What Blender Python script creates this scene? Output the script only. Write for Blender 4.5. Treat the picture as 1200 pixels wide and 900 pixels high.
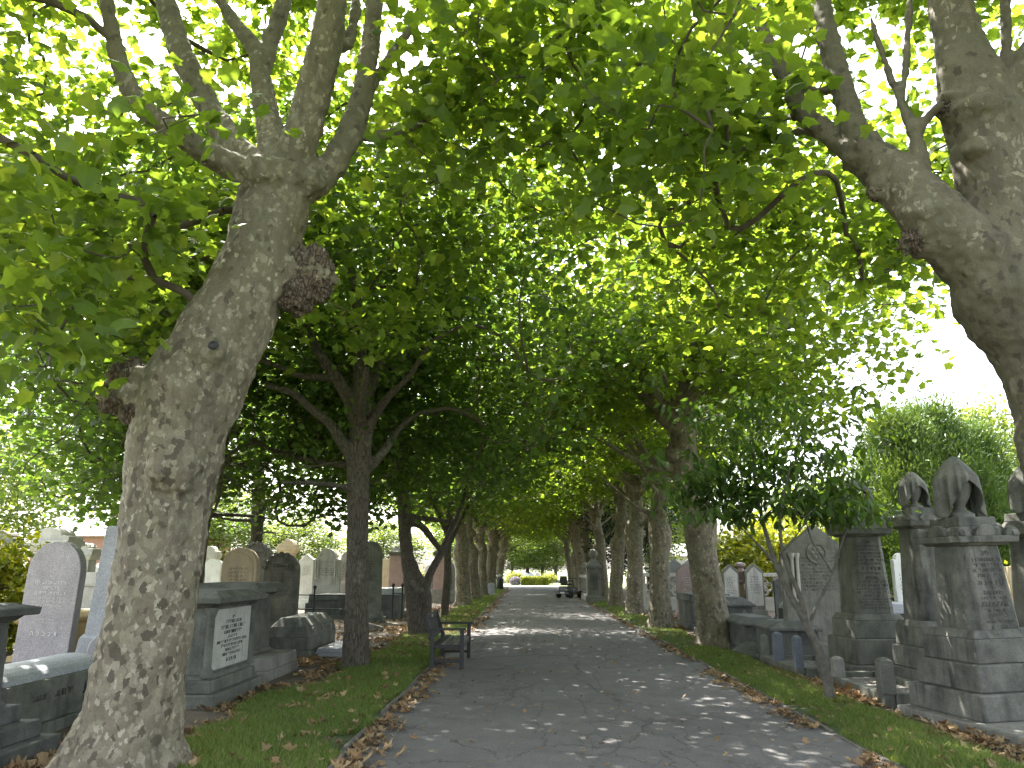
import bpy, bmesh, math, random
import numpy as np
from mathutils import Vector, Matrix, Euler, noise as mnoise

R = math.radians
scene = bpy.context.scene
for o in list(bpy.data.objects):
    bpy.data.objects.remove(o)
COL = scene.collection

# ------------------------------------------------------------------ camera
CAM_H, FPX, PITCH, YAW = 1.6, 901.0, R(13.48), R(1.08)
cd = bpy.data.cameras.new('camera')
cd.sensor_width = 36.0
cd.lens = 36.0 * FPX / 1200.0
cd.clip_start, cd.clip_end = 0.05, 2000
cam = bpy.data.objects.new('camera', cd)
COL.objects.link(cam)
cam.location = (0, 0, CAM_H)
cam.rotation_euler = (R(90) + PITCH, 0, YAW)
scene.camera = cam

# ------------------------------------------------------------------ sky, sun, exposure
SUN_EL, SUN_AZ = R(57), R(-38)          # azimuth from +Y, negative = to the left
world = bpy.data.worlds.new('World')
scene.world = world
world.use_nodes = True
wn, wl = world.node_tree.nodes, world.node_tree.links
sky = wn.new('ShaderNodeTexSky')
sky.sky_type = 'NISHITA'
sky.sun_disc = False
sky.sun_elevation = SUN_EL
sky.sun_rotation = SUN_AZ
sky.air_density = 1.0
sky.dust_density = 4.0
sky.ozone_density = 1.0
wn['Background'].inputs[1].default_value = 0.15
hs = wn.new('ShaderNodeHueSaturation')          # thin high cloud: a whiter sky
hs.inputs['Saturation'].default_value = 0.42
wl.new(sky.outputs[0], hs.inputs['Color'])
wl.new(hs.outputs[0], wn['Background'].inputs[0])
sd = bpy.data.lights.new('sun', 'SUN')
sd.energy = 4.6
sd.angle = R(0.53)
sd.color = (1.0, 0.95, 0.87)
sun = bpy.data.objects.new('sun', sd)
COL.objects.link(sun)
sdir = Vector((math.sin(SUN_AZ) * math.cos(SUN_EL), math.cos(SUN_AZ) * math.cos(SUN_EL), math.sin(SUN_EL)))
sun.rotation_euler = (-sdir).to_track_quat('-Z', 'Y').to_euler()
scene.view_settings.view_transform = 'Standard'
scene.view_settings.look = 'None'
scene.view_settings.exposure = 2.58
scene.view_settings.gamma = 1.0
scene.view_settings.use_curve_mapping = False
scene.cycles.max_bounces = 10
scene.cycles.diffuse_bounces = 5
scene.cycles.transmission_bounces = 6
scene.cycles.glossy_bounces = 2
scene.cycles.use_denoising = True

# ------------------------------------------------------------------ picture geometry (pixel of the 1200x900 photo -> point in the place)
_fw = Vector((-math.sin(YAW) * math.cos(PITCH), math.cos(YAW) * math.cos(PITCH), math.sin(PITCH)))
_rt = Vector((math.cos(YAW), math.sin(YAW), 0))
_up = _rt.cross(_fw)
CAMP = Vector((0, 0, CAM_H))
def ray(px, py): return _fw + _rt * ((px - 600) / FPX) - _up * ((py - 450) / FPX)
def G(px, py, z=0.0):
    d = ray(px, py); return CAMP + d * ((z - CAM_H) / d.z)
def P(px, py, Y):
    d = ray(px, py); return CAMP + d * (Y / d.y)
def depth(p): return (Vector(p) - CAMP).dot(_fw)
def proj(p):
    v = Vector(p) - CAMP; z = v.dot(_fw)
    return 600 + FPX * v.dot(_rt) / z, 450 - FPX * v.dot(_up) / z, z

# ------------------------------------------------------------------ objects
def tag(o, label=None, cat=None, group=None, kind=None):
    if label: o['label'] = label
    if cat: o['category'] = cat
    if group: o['group'] = group
    if kind: o['kind'] = kind
    return o
def empty(name, loc=(0, 0, 0), rz=0.0, tilt=(0, 0)):
    o = bpy.data.objects.new(name, None)
    o.empty_display_size = 0.2
    COL.objects.link(o)
    o.location = loc
    o.rotation_euler = (tilt[0], tilt[1], rz)
    return o
def link_mesh(name, me, m=None, parent=None):
    if m is not None and not me.materials: me.materials.append(m)
    o = bpy.data.objects.new(name, me)
    COL.objects.link(o)
    if parent is not None: o.parent = parent
    return o
def copy_tree(o, parent=None, loc=None, rz=None, scale=None):
    c = o.copy(); COL.objects.link(c)
    c.parent = parent
    for ch in o.children: copy_tree(ch, c)
    if loc is not None: c.location = loc
    if rz is not None: c.rotation_euler.z = rz
    if scale is not None: c.scale = scale
    return c
def np_mesh(name, V, F, smooth=False):
    """V (n,3) float, F (m,k) int of one polygon size"""
    me = bpy.data.meshes.new(name)
    V = np.asarray(V, np.float32); F = np.asarray(F, np.int32)
    k = F.shape[1]
    me.vertices.add(len(V)); me.vertices.foreach_set('co', V.ravel())
    me.loops.add(F.size); me.loops.foreach_set('vertex_index', F.ravel())
    me.polygons.add(len(F))
    me.polygons.foreach_set('loop_start', np.arange(0, F.size, k, dtype=np.int32))
    me.polygons.foreach_set('use_smooth', np.full(len(F), smooth))
    me.update(); me.validate()
    return me

class MB:
    """collects shapes into one mesh"""
    def __init__(s): s.v = []; s.f = []
    def add(s, v, f):
        n = len(s.v); s.v += [tuple(p) for p in v]; s.f += [tuple(i + n for i in q) for q in f]
        return s
    def box(s, x0, x1, y0, y1, z0, z1, t=0.0, ty=None):
        """t / ty: inset of the top face in x / y"""
        ty = t if ty is None else ty
        v = [(x0, y0, z0), (x1, y0, z0), (x1, y1, z0), (x0, y1, z0),
             (x0 + t, y0 + ty, z1), (x1 - t, y0 + ty, z1), (x1 - t, y1 - ty, z1), (x0 + t, y1 - ty, z1)]
        return s.add(v, [(3, 2, 1, 0), (4, 5, 6, 7), (0, 1, 5, 4), (1, 2, 6, 5), (2, 3, 7, 6), (3, 0, 4, 7)])
    def cbox(s, cx, cy, z0, z1, sx, sy, t=0.0, ty=None):
        return s.box(cx - sx / 2, cx + sx / 2, cy - sy / 2, cy + sy / 2, z0, z1, t, ty)
    def prism(s, out, y0, y1):
        """outline in (x,z), counter-clockwise seen from -Y, pushed from y0 to y1"""
        n = len(out)
        v = [(x, y0, z) for x, z in out] + [(x, y1, z) for x, z in out]
        f = [tuple(range(n)), tuple(range(2 * n - 1, n - 1, -1))]
        f += [(i, i + n, (i + 1) % n + n, (i + 1) % n) for i in range(n)]
        return s.add(v, f)
    def prism_x(s, out, x0, x1):
        """outline in (y,z), pushed along x"""
        n = len(out)
        v = [(x0, y, z) for y, z in out] + [(x1, y, z) for y, z in out]
        f = [tuple(range(n - 1, -1, -1)), tuple(range(n, 2 * n))]
        f += [(i, (i + 1) % n, (i + 1) % n + n, i + n) for i in range(n)]
        return s.add(v, f)
    def loft(s, rings, cap=True):
        n = len(rings[0]); v = [p for r in rings for p in r]; f = []
        for k in range(len(rings) - 1):
            a = k * n
            f += [(a + i, a + (i + 1) % n, a + n + (i + 1) % n, a + n + i) for i in range(n)]
        if cap:
            f.append(tuple(range(n - 1, -1, -1))); b = (len(rings) - 1) * n
            f.append(tuple(range(b, b + n)))
        return s.add(v, f)
    def lathe(s, prof, cx=0, cy=0, n=20, sq=1.0):
        rings = [[(cx + r * math.cos(2 * math.pi * i / n), cy + r * sq * math.sin(2 * math.pi * i / n), z) for i in range(n)] for r, z in prof]
        return s.loft(rings)
    def tube(s, pts, rad, n=8):
        V, F = tube_np(np.array([tuple(p) for p in pts], float), np.full(len(pts), rad) if np.isscalar(rad) else np.array(rad, float), n)
        return s.add(V.tolist(), F)
    def build(s, name, m, parent=None, bevel=0.0, smooth=False, seg=2):
        me = bpy.data.meshes.new(name)
        me.from_pydata(s.v, [], s.f); me.update()
        if smooth:
            me.polygons.foreach_set('use_smooth', np.full(len(me.polygons), True))
            me.set_sharp_from_angle(angle=R(42))
        o = link_mesh(name, me, m, parent)
        if bevel:
            b = o.modifiers.new('bevel', 'BEVEL')
            b.width = bevel; b.segments = seg; b.limit_method = 'ANGLE'; b.angle_limit = R(28)
        return o

def tube_np(pts, rad, n, cap=True):
    pts = np.asarray(pts, float); m = len(pts)
    tan = np.gradient(pts, axis=0); tan /= np.linalg.norm(tan, axis=1)[:, None] + 1e-9
    ref = np.array([0, 0, 1.0]) if abs(tan[0][2]) < 0.9 else np.array([1.0, 0, 0])
    u = np.cross(tan[0], ref); u /= np.linalg.norm(u)
    V = np.zeros((m, n, 3)); ang = np.arange(n) * 2 * np.pi / n
    ca, sa = np.cos(ang)[:, None], np.sin(ang)[:, None]
    for i in range(m):
        u = u - tan[i] * (u @ tan[i]); u /= np.linalg.norm(u) + 1e-9
        w = np.cross(tan[i], u)
        V[i] = pts[i] + rad[i] * (ca * u + sa * w)
    F = []
    for i in range(m - 1):
        a = i * n
        for j in range(n):
            F.append((a + j, a + (j + 1) % n, a + n + (j + 1) % n, a + n + j))
    if cap:
        F.append(tuple(range(n - 1, -1, -1))); b = (m - 1) * n
        F.append(tuple(range(b, b + n)))
    return V.reshape(-1, 3), F

# ------------------------------------------------------------------ materials
def new_mat(name):
    m = bpy.data.materials.new(name); m.use_nodes = True
    t = m.node_tree
    return m, t, t.nodes['Principled BSDF']
def N(t, kind, **kw):
    n = t.nodes.new(kind)
    for k, v in kw.items(): setattr(n, k, v)
    return n
def ramp(t, fac, stops, interp='LINEAR'):
    n = N(t, 'ShaderNodeValToRGB'); e = n.color_ramp
    e.interpolation = interp
    while len(e.elements) < len(stops): e.elements.new(0.5)
    for el, (p, c) in zip(e.elements, stops):
        el.position = p; el.color = (*c, 1) if len(c) == 3 else c
    t.links.new(fac, n.inputs[0]); return n.outputs[0]
def mixc(t, fac, a, b, mode='MIX'):
    n = N(t, 'ShaderNodeMix', data_type='RGBA', blend_type=mode)
    for i, x in ((0, fac), (6, a), (7, b)):
        if isinstance(x, (int, float)): n.inputs[i].default_value = x
        elif isinstance(x, tuple): n.inputs[i].default_value = (*x, 1) if len(x) == 3 else x
        else: t.links.new(x, n.inputs[i])
    return n.outputs[2]
def mathn(t, op, a, b=None, clamp=False):
    n = N(t, 'ShaderNodeMath', operation=op, use_clamp=clamp)
    for i, x in ((0, a), (1, b)):
        if x is None: continue
        if isinstance(x, (int, float)): n.inputs[i].default_value = x
        else: t.links.new(x, n.inputs[i])
    return n.outputs[0]
def coords(t, scale=(1, 1, 1), world_space=False, rnd=True):
    if world_space:
        g = N(t, 'ShaderNodeNewGeometry'); src = g.outputs['Position']
    else:
        tc = N(t, 'ShaderNodeTexCoord'); src = tc.outputs['Object']
        if rnd:
            oi = N(t, 'ShaderNodeObjectInfo')
            a = N(t, 'ShaderNodeVectorMath', operation='ADD')
            mm = mathn(t, 'MULTIPLY', oi.outputs['Random'], 37.0)
            t.links.new(src, a.inputs[0]); t.links.new(mm, a.inputs[1]); src = a.outputs[0]
    mp = N(t, 'ShaderNodeMapping'); mp.inputs['Scale'].default_value = scale
    t.links.new(src, mp.inputs[0]); return mp.outputs[0]
def noisen(t, vec, scale, detail=4, rough=0.55, dist=0.0, out=0):
    n = N(t, 'ShaderNodeTexNoise')
    n.inputs['Scale'].default_value = scale; n.inputs['Detail'].default_value = detail
    n.inputs['Roughness'].default_value = rough; n.inputs['Distortion'].default_value = dist
    t.links.new(vec, n.inputs['Vector']); return n.outputs[out]
def bump(t, bsdf, h, strength=0.3, dist=0.02):
    n = N(t, 'ShaderNodeBump'); n.inputs['Strength'].default_value = strength; n.inputs['Distance'].default_value = dist
    t.links.new(h, n.inputs['Height']); t.links.new(n.outputs[0], bsdf.inputs['Normal'])

def stone(name, c1, c2, stain=(0.05, 0.05, 0.045), stain_amt=0.6, lichen=None, speck=0.0, rough=0.85, scale=3.0):
    m, t, b = new_mat(name)
    v = coords(t)
    big = noisen(t, v, scale, 6, 0.62, 0.3)
    col = ramp(t, big, [(0.32, c1), (0.68, c2)])
    fine = noisen(t, v, 55, 5, 0.7)
    col = mixc(t, 0.55, col, ramp(t, fine, [(0.28, (0.25, 0.25, 0.25)), (0.5, (0.5, 0.5, 0.5)), (0.72, (0.78, 0.78, 0.78))]), 'OVERLAY')
    sv = coords(t, (7, 7, 0.7))
    st = noisen(t, sv, 1.3, 5, 0.6)
    patch = noisen(t, v, 1.7, 4, 0.6)
    sm = mathn(t, 'MULTIPLY', ramp(t, st, [(0.46, (0, 0, 0)), (0.68, (1, 1, 1))]), ramp(t, patch, [(0.38, (0.1, 0.1, 0.1)), (0.62, (1, 1, 1))]))
    col = mixc(t, mathn(t, 'MULTIPLY', sm, stain_amt), col, stain)
    if lichen:
        ln = noisen(t, v, 14, 6, 0.7)
        col = mixc(t, mathn(t, 'MULTIPLY', ramp(t, ln, [(0.56, (0, 0, 0)), (0.64, (1, 1, 1))]), 0.7), col, lichen)
    if speck:
        sp = noisen(t, v, 190, 2, 0.5)
        col = mixc(t, speck, col, ramp(t, sp, [(0.36, (0.05, 0.05, 0.055)), (0.5, (0.5, 0.5, 0.5)), (0.66, (0.9, 0.88, 0.86))]), 'OVERLAY')
    t.links.new(col, b.inputs['Base Color'])
    b.inputs['Roughness'].default_value = rough
    hh = mathn(t, 'ADD', mathn(t, 'MULTIPLY', big, 1.5), fine)
    bump(t, b, hh, 0.35 if rough > 0.5 else 0.06, 0.02)
    return m
def plain(name, c, rough=0.6, metal=0.0, var=0.25, scale=20, bmp=0.15):
    m, t, b = new_mat(name)
    n = noisen(t, coords(t), scale, 5, 0.65)
    col = ramp(t, n, [(0.25, tuple(x * (1 - var) for x in c)), (0.75, tuple(min(1, x * (1 + var)) for x in c))])
    t.links.new(col, b.inputs['Base Color'])
    b.inputs['Roughness'].default_value = rough; b.inputs['Metallic'].default_value = metal
    if bmp: bump(t, b, n, bmp, 0.01)
    return m
def leaf_mat(name, cols, trans=0.42, tint=(1.75, 1.55, 0.55), spec=0.35, rough=0.42):
    m, t, b = new_mat(name)
    g = N(t, 'ShaderNodeNewGeometry'); oi = N(t, 'ShaderNodeObjectInfo')
    r = mathn(t, 'FRACT', mathn(t, 'ADD', g.outputs['Random Per Island'], mathn(t, 'MULTIPLY', oi.outputs['Random'], 0.93)))
    k = len(cols)
    col = ramp(t, r, [(i / (k - 1), c) for i, c in enumerate(cols)])
    big = noisen(t, coords(t, world_space=True), 0.55, 2, 0.5)
    col = mixc(t, 0.5, col, ramp(t, big, [(0.35, (0.36, 0.4, 0.36)), (0.65, (0.66, 0.62, 0.55))]), 'OVERLAY')
    t.links.new(col, b.inputs['Base Color'])
    b.inputs['Roughness'].default_value = rough
    b.inputs['Specular IOR Level'].default_value = spec
    tr = N(t, 'ShaderNodeBsdfTranslucent')
    t.links.new(mixc(t, 1.0, col, tint, 'MULTIPLY'), tr.inputs[0])
    n_ = N(t, 'ShaderNodeMixShader'); n_.inputs[0].default_value = trans
    t.links.new(b.outputs[0], n_.inputs[1]); t.links.new(tr.outputs[0], n_.inputs[2])
    t.links.new(n_.outputs[0], t.nodes['Material Output'].inputs[0])
    return m
def plane_bark(name, pale=0.5, dark=(0.085, 0.07, 0.05), mul=1.0):
    m, t, b = new_mat(name)
    v = coords(t, (1, 1, 0.75))
    lump = noisen(t, v, 1.1, 3, 0.6)
    base = noisen(t, v, 3.5, 5, 0.6)
    col = ramp(t, base, [(0.3, (0.12, 0.10, 0.072)), (0.5, (0.165, 0.145, 0.1)), (0.7, (0.15, 0.142, 0.10))])
    wv = mixc(t, 0.085, v, noisen(t, v, 13, 5, 0.7, out=1))
    def plates(scale):
        vo = N(t, 'ShaderNodeTexVoronoi'); vo.inputs['Scale'].default_value = scale
        t.links.new(wv, vo.inputs['Vector'])
        sx = N(t, 'ShaderNodeSeparateColor'); t.links.new(vo.outputs['Color'], sx.inputs[0])
        return sx.outputs[0], sx.outputs[1]
    p0, p0b = plates(10.0); p1, p1b = plates(21.0); p2, p2b = plates(36.0)
    low = ramp(t, N_z(t), [(0.0, (1, 1, 1)), (0.45, (0.55, 0.55, 0.55)), (1.0, (0.1, 0.1, 0.1))])      # flakes thin out up the limbs
    k = mathn(t, 'MULTIPLY', low, pale)
    def layer(col, r, share, c, wl_):
        th = mathn(t, 'ADD', r, mathn(t, 'MULTIPLY', mathn(t, 'SUBTRACT', lump, 0.5), wl_))
        f = mathn(t, 'GREATER_THAN', th, mathn(t, 'SUBTRACT', 1.0, mathn(t, 'MULTIPLY', k, share)))
        return mixc(t, f, col, c), f
    col, f0 = layer(col, p0, 0.75, ramp(t, p0b, [(0.0, (0.19, 0.168, 0.12)), (0.5, (0.16, 0.132, 0.1)), (1.0, (0.21, 0.188, 0.138))]), 0.6)
    col, f1 = layer(col, p1, 0.42, ramp(t, p1b, [(0.0, (0.225, 0.203, 0.145)), (0.5, (0.255, 0.23, 0.172)), (1.0, (0.2, 0.18, 0.13))]), 0.7)
    col, f2 = layer(col, p2, 0.17, ramp(t, p2b, [(0.0, (0.29, 0.265, 0.2)), (1.0, (0.38, 0.35, 0.275))]), 0.6)
    col, f3 = layer(col, p1b, 0.22, dark, -0.8)
    alg = noisen(t, coords(t, (1.0, 1.0, 0.45)), 1.6, 5, 0.65)            # green-grey algae and dark rain runs
    col = mixc(t, ramp(t, alg, [(0.48, (0, 0, 0)), (0.68, (0.6, 0.6, 0.6))]), col, (0.1, 0.1, 0.062))
    run = noisen(t, coords(t, (5, 5, 0.35)), 1.5, 5, 0.65)
    col = mixc(t, ramp(t, run, [(0.52, (0, 0, 0)), (0.7, (0.55, 0.55, 0.55))]), col, (0.075, 0.06, 0.046))
    fine = noisen(t, v, 70, 5, 0.7)
    col = mixc(t, 0.55, col, ramp(t, fine, [(0.25, (0.26, 0.26, 0.26)), (0.75, (0.74, 0.74, 0.74))]), 'OVERLAY')
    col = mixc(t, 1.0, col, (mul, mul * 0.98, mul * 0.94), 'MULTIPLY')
    t.links.new(col, b.inputs['Base Color']); b.inputs['Roughness'].default_value = 0.85
    h = mathn(t, 'SUBTRACT', mathn(t, 'ADD', mathn(t, 'MULTIPLY', fine, 0.9), mathn(t, 'MULTIPLY', base, 1.2)), mathn(t, 'MULTIPLY', mathn(t, 'ADD', mathn(t, 'ADD', f0, f1), f2), 0.3))
    bump(t, b, h, 0.45, 0.014)
    return m
def N_z(t):
    tc = N(t, 'ShaderNodeTexCoord'); sp = N(t, 'ShaderNodeSeparateXYZ'); t.links.new(tc.outputs['Object'], sp.inputs[0])
    return mathn(t, 'MULTIPLY', sp.outputs[2], 0.125)
def rough_bark(name, c1, c2, zs=0.16, scale=16):
    m, t, b = new_mat(name)
    v = coords(t, (1, 1, zs))
    wv = mixc(t, 0.06, v, noisen(t, v, 8, 4, 0.6, out=1))
    vo = N(t, 'ShaderNodeTexVoronoi', feature='DISTANCE_TO_EDGE'); vo.inputs['Scale'].default_value = scale
    t.links.new(wv, vo.inputs['Vector'])
    fine = noisen(t, coords(t, (1, 1, 0.4)), 45, 5, 0.7)
    rid = ramp(t, vo.outputs[0], [(0.0, (0, 0, 0)), (0.16, (1, 1, 1))])
    col = mixc(t, rid, c1, c2)
    col = mixc(t, 0.6, col, ramp(t, fine, [(0.25, (0.25, 0.25, 0.25)), (0.75, (0.75, 0.75, 0.75))]), 'OVERLAY')
    li = noisen(t, coords(t), 4, 5, 0.65)
    col = mixc(t, ramp(t, li, [(0.58, (0, 0, 0)), (0.7, (0.5, 0.5, 0.5))]), col, (0.2, 0.21, 0.15))
    t.links.new(col, b.inputs['Base Color']); b.inputs['Roughness'].default_value = 0.95
    bump(t, b, mathn(t, 'ADD', rid, mathn(t, 'MULTIPLY', fine, 0.5)), 0.7, 0.02)
    return m

M = {}
M['plane_bark'] = plane_bark('plane tree bark', 0.85, mul=0.88)
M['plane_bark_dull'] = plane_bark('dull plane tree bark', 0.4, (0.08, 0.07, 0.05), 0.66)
M['plane_bark_row'] = plane_bark('avenue plane tree bark', 0.42, (0.08, 0.07, 0.05), 0.95)
M['limb_bark'] = plain('smooth limb bark', (0.13, 0.115, 0.085), 0.9, 0, 0.5, 5, 0.3)
M['twig'] = plain('twig bark', (0.085, 0.07, 0.05), 0.9, 0, 0.4, 12, 0)
M['burl'] = rough_bark('burl bark', (0.03, 0.02, 0.014), (0.115, 0.085, 0.06), 0.5, 30)
M['dark_bark'] = rough_bark('fissured dark bark', (0.04, 0.034, 0.026), (0.105, 0.09, 0.068), 0.13, 38)
M['thin_bark'] = plain('sapling bark', (0.1, 0.092, 0.074), 0.85, 0, 0.5, 14, 0.4)
M['leaf_plane'] = leaf_mat('plane leaf', [(0.066, 0.115, 0.024), (0.1, 0.163, 0.033), (0.13, 0.195, 0.038), (0.085, 0.143, 0.03), (0.16, 0.215, 0.045)], 0.6, (2.15, 1.95, 0.7))
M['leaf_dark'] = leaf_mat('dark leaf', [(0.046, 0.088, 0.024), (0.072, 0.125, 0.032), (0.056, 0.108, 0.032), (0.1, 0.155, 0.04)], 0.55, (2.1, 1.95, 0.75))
M['leaf_sap'] = leaf_mat('sapling leaf', [(0.042, 0.085, 0.02), (0.06, 0.112, 0.026), (0.08, 0.135, 0.032)], 0.42, (1.7, 1.55, 0.6), 0.2, 0.55)
M['leaf_far'] = leaf_mat('far leaf', [(0.085, 0.135, 0.05), (0.125, 0.18, 0.065), (0.16, 0.215, 0.08)], 0.55)  # greens lightened: bleaching by distant haze is painted into the leaf colour
M['leaf_yellow'] = leaf_mat('yellow green leaf', [(0.16, 0.19, 0.02), (0.22, 0.24, 0.025), (0.11, 0.16, 0.02)], 0.4)
M['leaf_cypress'] = leaf_mat('cypress spray', [(0.05, 0.095, 0.025), (0.085, 0.14, 0.035), (0.065, 0.115, 0.03)], 0.3)
M['leaf_yew'] = leaf_mat('yew spray', [(0.01, 0.022, 0.01), (0.018, 0.034, 0.014), (0.013, 0.03, 0.012)], 0.1)
M['litter'] = leaf_mat('dead leaf', [(0.16, 0.095, 0.05), (0.25, 0.17, 0.095), (0.33, 0.25, 0.15), (0.13, 0.08, 0.045), (0.28, 0.2, 0.12), (0.2, 0.11, 0.06)], 0.15, (1.1, 0.9, 0.6), 0.2, 0.7)
M['grass'] = leaf_mat('grass blade', [(0.09, 0.15, 0.032), (0.13, 0.2, 0.045), (0.16, 0.225, 0.06), (0.115, 0.18, 0.04), (0.27, 0.25, 0.13)], 0.35, (1.1, 1.0, 0.5), 0.2, 0.6)
M['st_grey'] = stone('weathered grey stone', (0.14, 0.137, 0.12), (0.24, 0.23, 0.205), lichen=(0.24, 0.24, 0.19))
M['st_dark'] = stone('dark slate grey stone', (0.052, 0.056, 0.053), (0.13, 0.135, 0.125), stain_amt=0.6)
M['st_green'] = stone('grey green sandstone', (0.065, 0.07, 0.058), (0.165, 0.166, 0.14), (0.035, 0.037, 0.033), 0.75, (0.12, 0.125, 0.09))
M['st_soot'] = stone('sooty sandstone', (0.065, 0.066, 0.058), (0.19, 0.187, 0.163), (0.02, 0.02, 0.02), 0.95, (0.105, 0.112, 0.08))
M['st_pale'] = stone('pale limestone', (0.42, 0.4, 0.37), (0.56, 0.54, 0.5), (0.16, 0.15, 0.14), 0.5)
M['st_white'] = stone('white marble', (0.6, 0.6, 0.58), (0.74, 0.74, 0.72), (0.3, 0.3, 0.28), 0.35)
M['st_tan'] = stone('tan sandstone', (0.33, 0.265, 0.165), (0.43, 0.355, 0.235), (0.14, 0.11, 0.08), 0.5)
M['st_mustard'] = stone('ochre sandstone', (0.38, 0.28, 0.12), (0.46, 0.36, 0.19), (0.2, 0.15, 0.08), 0.5)
M['st_pink'] = stone('pink granite', (0.27, 0.19, 0.175), (0.36, 0.26, 0.24), (0.15, 0.11, 0.1), 0.2, speck=0.5, rough=0.4)
M['st_lilac'] = stone('grey lilac granite', (0.29, 0.275, 0.285), (0.38, 0.36, 0.37), (0.2, 0.19, 0.19), 0.25, speck=0.6, rough=0.55)
M['st_gran'] = stone('grey granite', (0.25, 0.265, 0.285), (0.34, 0.355, 0.375), (0.15, 0.15, 0.155), 0.25, speck=0.6, rough=0.5)
M['st_shade'] = stone('granite with painted shade', (0.018, 0.021, 0.02), (0.03, 0.034, 0.032), (0.015, 0.016, 0.016), 0.2, speck=0.2, rough=0.3)  # near-black tone paints canopy shade onto one side of the granite slab
M['st_blue'] = stone('blue granite', (0.085, 0.1, 0.125), (0.13, 0.145, 0.17), (0.05, 0.05, 0.06), 0.3, speck=0.5, rough=0.55)
M['panel'] = stone('pale inscription panel', (0.36, 0.36, 0.32), (0.47, 0.465, 0.42), (0.15, 0.16, 0.13), 0.5)
M['ink'] = plain('lead lettering', (0.03, 0.03, 0.03), 0.7, 0, 0.2, 30, 0)
M['ink_soft'] = plain('weathered cut lettering', (0.075, 0.072, 0.065), 0.9, 0, 0.3, 30, 0)
M['ink_white'] = plain('white painted lettering', (0.62, 0.61, 0.58), 0.8, 0, 0.2, 30, 0)
M['iron'] = plain('black iron', (0.022, 0.023, 0.025), 0.55, 0.3, 0.4, 18, 0.2)
M['bench_wood'] = plain('dark painted bench wood', (0.022, 0.022, 0.021), 0.62, 0, 0.5, 9, 0.3)
M['bench_pale'] = plain('pale bench slat', (0.12, 0.115, 0.1), 0.7, 0, 0.6, 6, 0.3)  # seat slats in a paler tone than the rest of the bench
M['rubber'] = plain('black rubber', (0.02, 0.02, 0.02), 0.8)
M['black_paint'] = plain('black paint', (0.02, 0.024, 0.024), 0.3, 0, 0.2, 10, 0)
M['plate'] = plain('white plate', (0.6, 0.6, 0.58), 0.5)
M['steel'] = plain('dull steel', (0.4, 0.4, 0.4), 0.4, 0.8)
M['purple'] = leaf_mat('lilac blossom', [(0.34, 0.28, 0.4), (0.45, 0.38, 0.5), (0.16, 0.18, 0.16)], 0.2, (1, 1, 1))

# ================================================================== ground, path, verges
rng = np.random.default_rng(11)
random.seed(5)
XL, XR, YEND = -1.57, 2.98, 74.0     # path edges and far end

def ground_mat(name, c1, c2, c3, scale=0.35, fine=30, bs=0.5):
    m, t, b = new_mat(name)
    v = coords(t, world_space=True)
    a = noisen(t, v, scale, 5, 0.6); f = noisen(t, v, fine, 6, 0.7); h = noisen(t, v, 4.0, 5, 0.65)
    col = ramp(t, a, [(0.35, c1), (0.6, c2)])
    col = mixc(t, ramp(t, h, [(0.5, (0, 0, 0)), (0.66, (1, 1, 1))]), col, c3)
    col = mixc(t, 0.7, col, ramp(t, f, [(0.25, (0.22, 0.22, 0.22)), (0.75, (0.8, 0.8, 0.8))]), 'OVERLAY')
    t.links.new(col, b.inputs['Base Color']); b.inputs['Roughness'].default_value = 0.95
    bump(t, b, mathn(t, 'ADD', f, mathn(t, 'MULTIPLY', h, 2)), bs, 0.03)
    return m
M['ground'] = ground_mat('dry grass and earth', (0.1, 0.115, 0.045), (0.09, 0.12, 0.04), (0.14, 0.135, 0.07))
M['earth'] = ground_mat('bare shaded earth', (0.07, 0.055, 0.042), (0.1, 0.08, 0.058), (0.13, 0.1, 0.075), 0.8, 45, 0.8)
M['turf'] = ground_mat('turf', (0.05, 0.07, 0.022), (0.06, 0.085, 0.026), (0.09, 0.075, 0.042), 0.9, 60, 0.6)

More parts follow.
